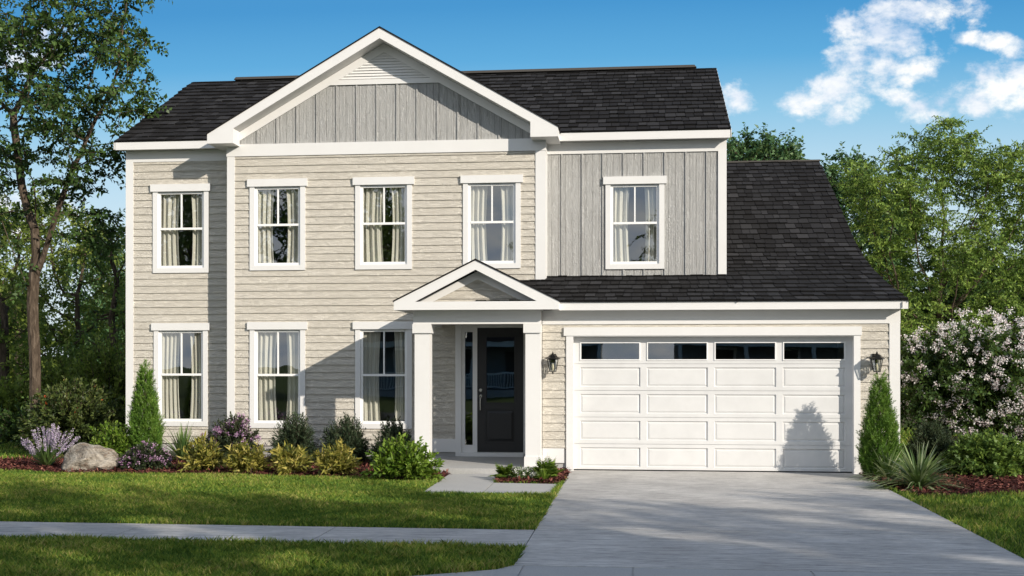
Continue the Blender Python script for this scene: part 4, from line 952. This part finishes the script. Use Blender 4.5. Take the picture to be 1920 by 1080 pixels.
# right: big bright tree with many limbs
o = (at(1742, 740, 9.5)[0], 9.5, 0)
tr = [(0, 0, z) for z in (0, .3, .6, .9, 1.2, 1.5)]
B = [blob(*a, o) for a in ((1745, 300, 9.5, 85, 60, 1.5, 150), (1680, 370, 9.0, 95, 60, 1.6, 150), (1860, 330, 9.5, 90, 70, 1.8, 170), (1640, 470, 9.2, 70, 60, 1.2, 110), (1780, 480, 8.8, 120, 80, 2, 190), (1920, 460, 9.5, 80, 90, 1.6, 150),
     (1690, 590, 8.8, 80, 60, 1.3, 110), (1830, 610, 9, 110, 60, 1.6, 140), (1950, 620, 9, 70, 60, 1.2, 80), (1720, 700, 8.6, 50, 50, .8, 50), (1610, 340, 9.8, 40, 40, .8, 40), (1780, 250, 9.6, 60, 26, .8, 30), (1990, 330, 9.8, 80, 80, 1.4, 80))]
make_tree('feathery_tree', 'large bright green tree with fine feathery leaves right of the garage', 'tree', o, tr, B, G['bright'], 130, step=.26, infl=4, kill=.34, r0=.0058, k=6, L=.40, lp=13, ll=.092, lw=.045, trunk_r=.13, thin=.016, droop=.06, flat=.45, jit=.1, pexp=2.1)
for i, (p, Y, bl, lm, lab, L_) in enumerate([
    (1430, 24, [(1415, 290, 60, 42, 120), (1470, 285, 42, 32, 80)], 'blue', 'round topped green tree showing above the garage roof ridge', .15),
    (1600, 21, [(1590, 340, 55, 48, 100), (1650, 420, 80, 70, 120), (1640, 540, 70, 80, 110)], 'blue', 'bluish green tree between the garage roof and the feathery tree', .14),
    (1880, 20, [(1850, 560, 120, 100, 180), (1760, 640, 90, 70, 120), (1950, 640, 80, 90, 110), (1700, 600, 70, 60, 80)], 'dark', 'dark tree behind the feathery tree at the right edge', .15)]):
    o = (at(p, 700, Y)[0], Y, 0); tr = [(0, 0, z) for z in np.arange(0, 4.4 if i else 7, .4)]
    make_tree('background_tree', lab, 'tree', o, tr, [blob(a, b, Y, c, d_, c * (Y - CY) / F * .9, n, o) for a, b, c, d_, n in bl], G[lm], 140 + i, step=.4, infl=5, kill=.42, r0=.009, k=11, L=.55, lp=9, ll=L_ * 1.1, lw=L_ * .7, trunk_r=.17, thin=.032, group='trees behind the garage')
# far hedge row of small trees closing the horizon; one built, the rest copied
far = make_tree('far_tree', 'low tree of the distant row behind the house', 'tree', (-30, 44, 0), [(0, 0, z) for z in (0, .5, 1.0, 1.5)], [(0, 0, 3.4, 3.4, 2.4, 3.0, 260), (1.8, 0, 2.2, 2.4, 2, 2, 90), (-2, 0, 2.4, 2.4, 2, 2, 90)], G['wood'], 160, step=.5, infl=6, kill=.5, r0=.015, k=6, L=.6, lp=8, ll=.26, lw=.17, trunk_r=.2, thin=.05, group='distant row of trees')
for i, x in enumerate((-44, -38.5, -34, -25.5, -21, -17, -13, 12, 16.5, 21, 26, 31)):
    c = copy_tree(far); c.location = (x, 42 + 5 * math.sin(i * 2.7), 0); c.rotation_euler = (0, 0, i * 1.3); s_ = .85 + .25 * ((i * 37) % 10) / 10; c.scale = (s_, s_, s_)
# trees on the far side of the street: they throw the shade on the lawn and show in the window glass
st = make_tree('street_tree', 'tall leafy street tree across the road that shades the front lawn', 'tree', (14, -24, 0), [(0, 0, z) for z in np.arange(0, 5, .5)], [(0, 0, 9.6, 4.3, 3.6, 3.7, 300), (2.2, .5, 8.2, 3, 2.5, 2.6, 100), (-2.4, -.4, 8.4, 3, 2.5, 2.6, 100)], G['mid'], 170, step=.6, infl=6, kill=.6, r0=.02, k=3, L=.8, lp=7, ll=.25, lw=.15, trunk_r=.25, thin=.07, group='street trees across the road')
for i, (x, y, s_) in enumerate(((20.5, -24.5, 1.02), (27, -24, 1.0), (33.5, -24.6, 1.03), (40, -24, .98), (24, -30, 1.05), (31, -31, 1.1), (-15, -33, 1.0), (-24, -36, 1.05), (-34, -33, 1.0), (-5, -52, .9), (4, -50, .95), (-18, -52, .9))):
    c = copy_tree(st); c.location = (x, y, 0); c.rotation_euler = (0, 0, i * 1.9); c.scale = (s_, s_, s_)
# neighbour across the street, seen mirrored in the door and garage glass
NL = (-9, -42, 0); nb = empty('neighbour_house', NL, 'grey one storey house with a white railed porch across the street', 'house', world=True)
def npart(name, m, *bx, parent=None):
    g = MB()
    for b in bx: g.box(*b)
    return g.build(name, m, parent or nb)
npart('wall', M('neighbour_grey', plain((.22, .24, .25), .8)), (-16, -2, -50, -42, 0, 3.3)); g = MB()
g.add([(-16.5, -39.6, 3.1), (-1.5, -39.6, 3.1), (-1.5, -46, 6.2), (-16.5, -46, 6.2), (-16.5, -50.5, 3.1), (-1.5, -50.5, 3.1)], [(0, 1, 2, 3), (3, 2, 5, 4), (0, 3, 4), (1, 5, 2)]); g.r = [.3] * 4; g.build('roof', SHINGLE, nb)
npart('porch_beam', TRIM, (-16.3, -1.7, -39.9, -39.7, 2.75, 3.08)); npart('porch_deck', PAVER, (-16.3, -1.7, -42, -39.6, 0, .4))
for x in (-16, -12.6, -9.2, -5.6, -2): npart('post', TRIM, (x, x + .22, -39.9, -39.68, .4, 2.75))
bx = [(-15.8, -2, -39.83, -39.76, 1.22, 1.30), (-15.8, -2, -39.83, -39.76, .5, .56)] + [(x, x + .045, -39.82, -39.775, .56, 1.22) for x in np.arange(-15.7, -2, .14)]
npart('railing', TRIM, *bx)
for x in (-14, -10.6, -4.2):
    wn = npart('window', TRIM, (x - .15, x + 1.15, -42.0, -41.93, 1.0, 2.7)); npart('pane', M('dark_pane', plain((.03, .035, .04), .1)), (x, x + 1.0, -41.929, -41.92, 1.12, 2.58), parent=wn)
c = copy_tree(nb); c.location = (9.2, -43, 0); c['label'] = 'second railed porch house across the street, opposite the garage'; nb['label'] = 'grey one storey house with a white railed porch opposite the front door'
dr = npart('door', DOORM, (-7.6, -6.6, -41.99, -41.93, .4, 2.5))
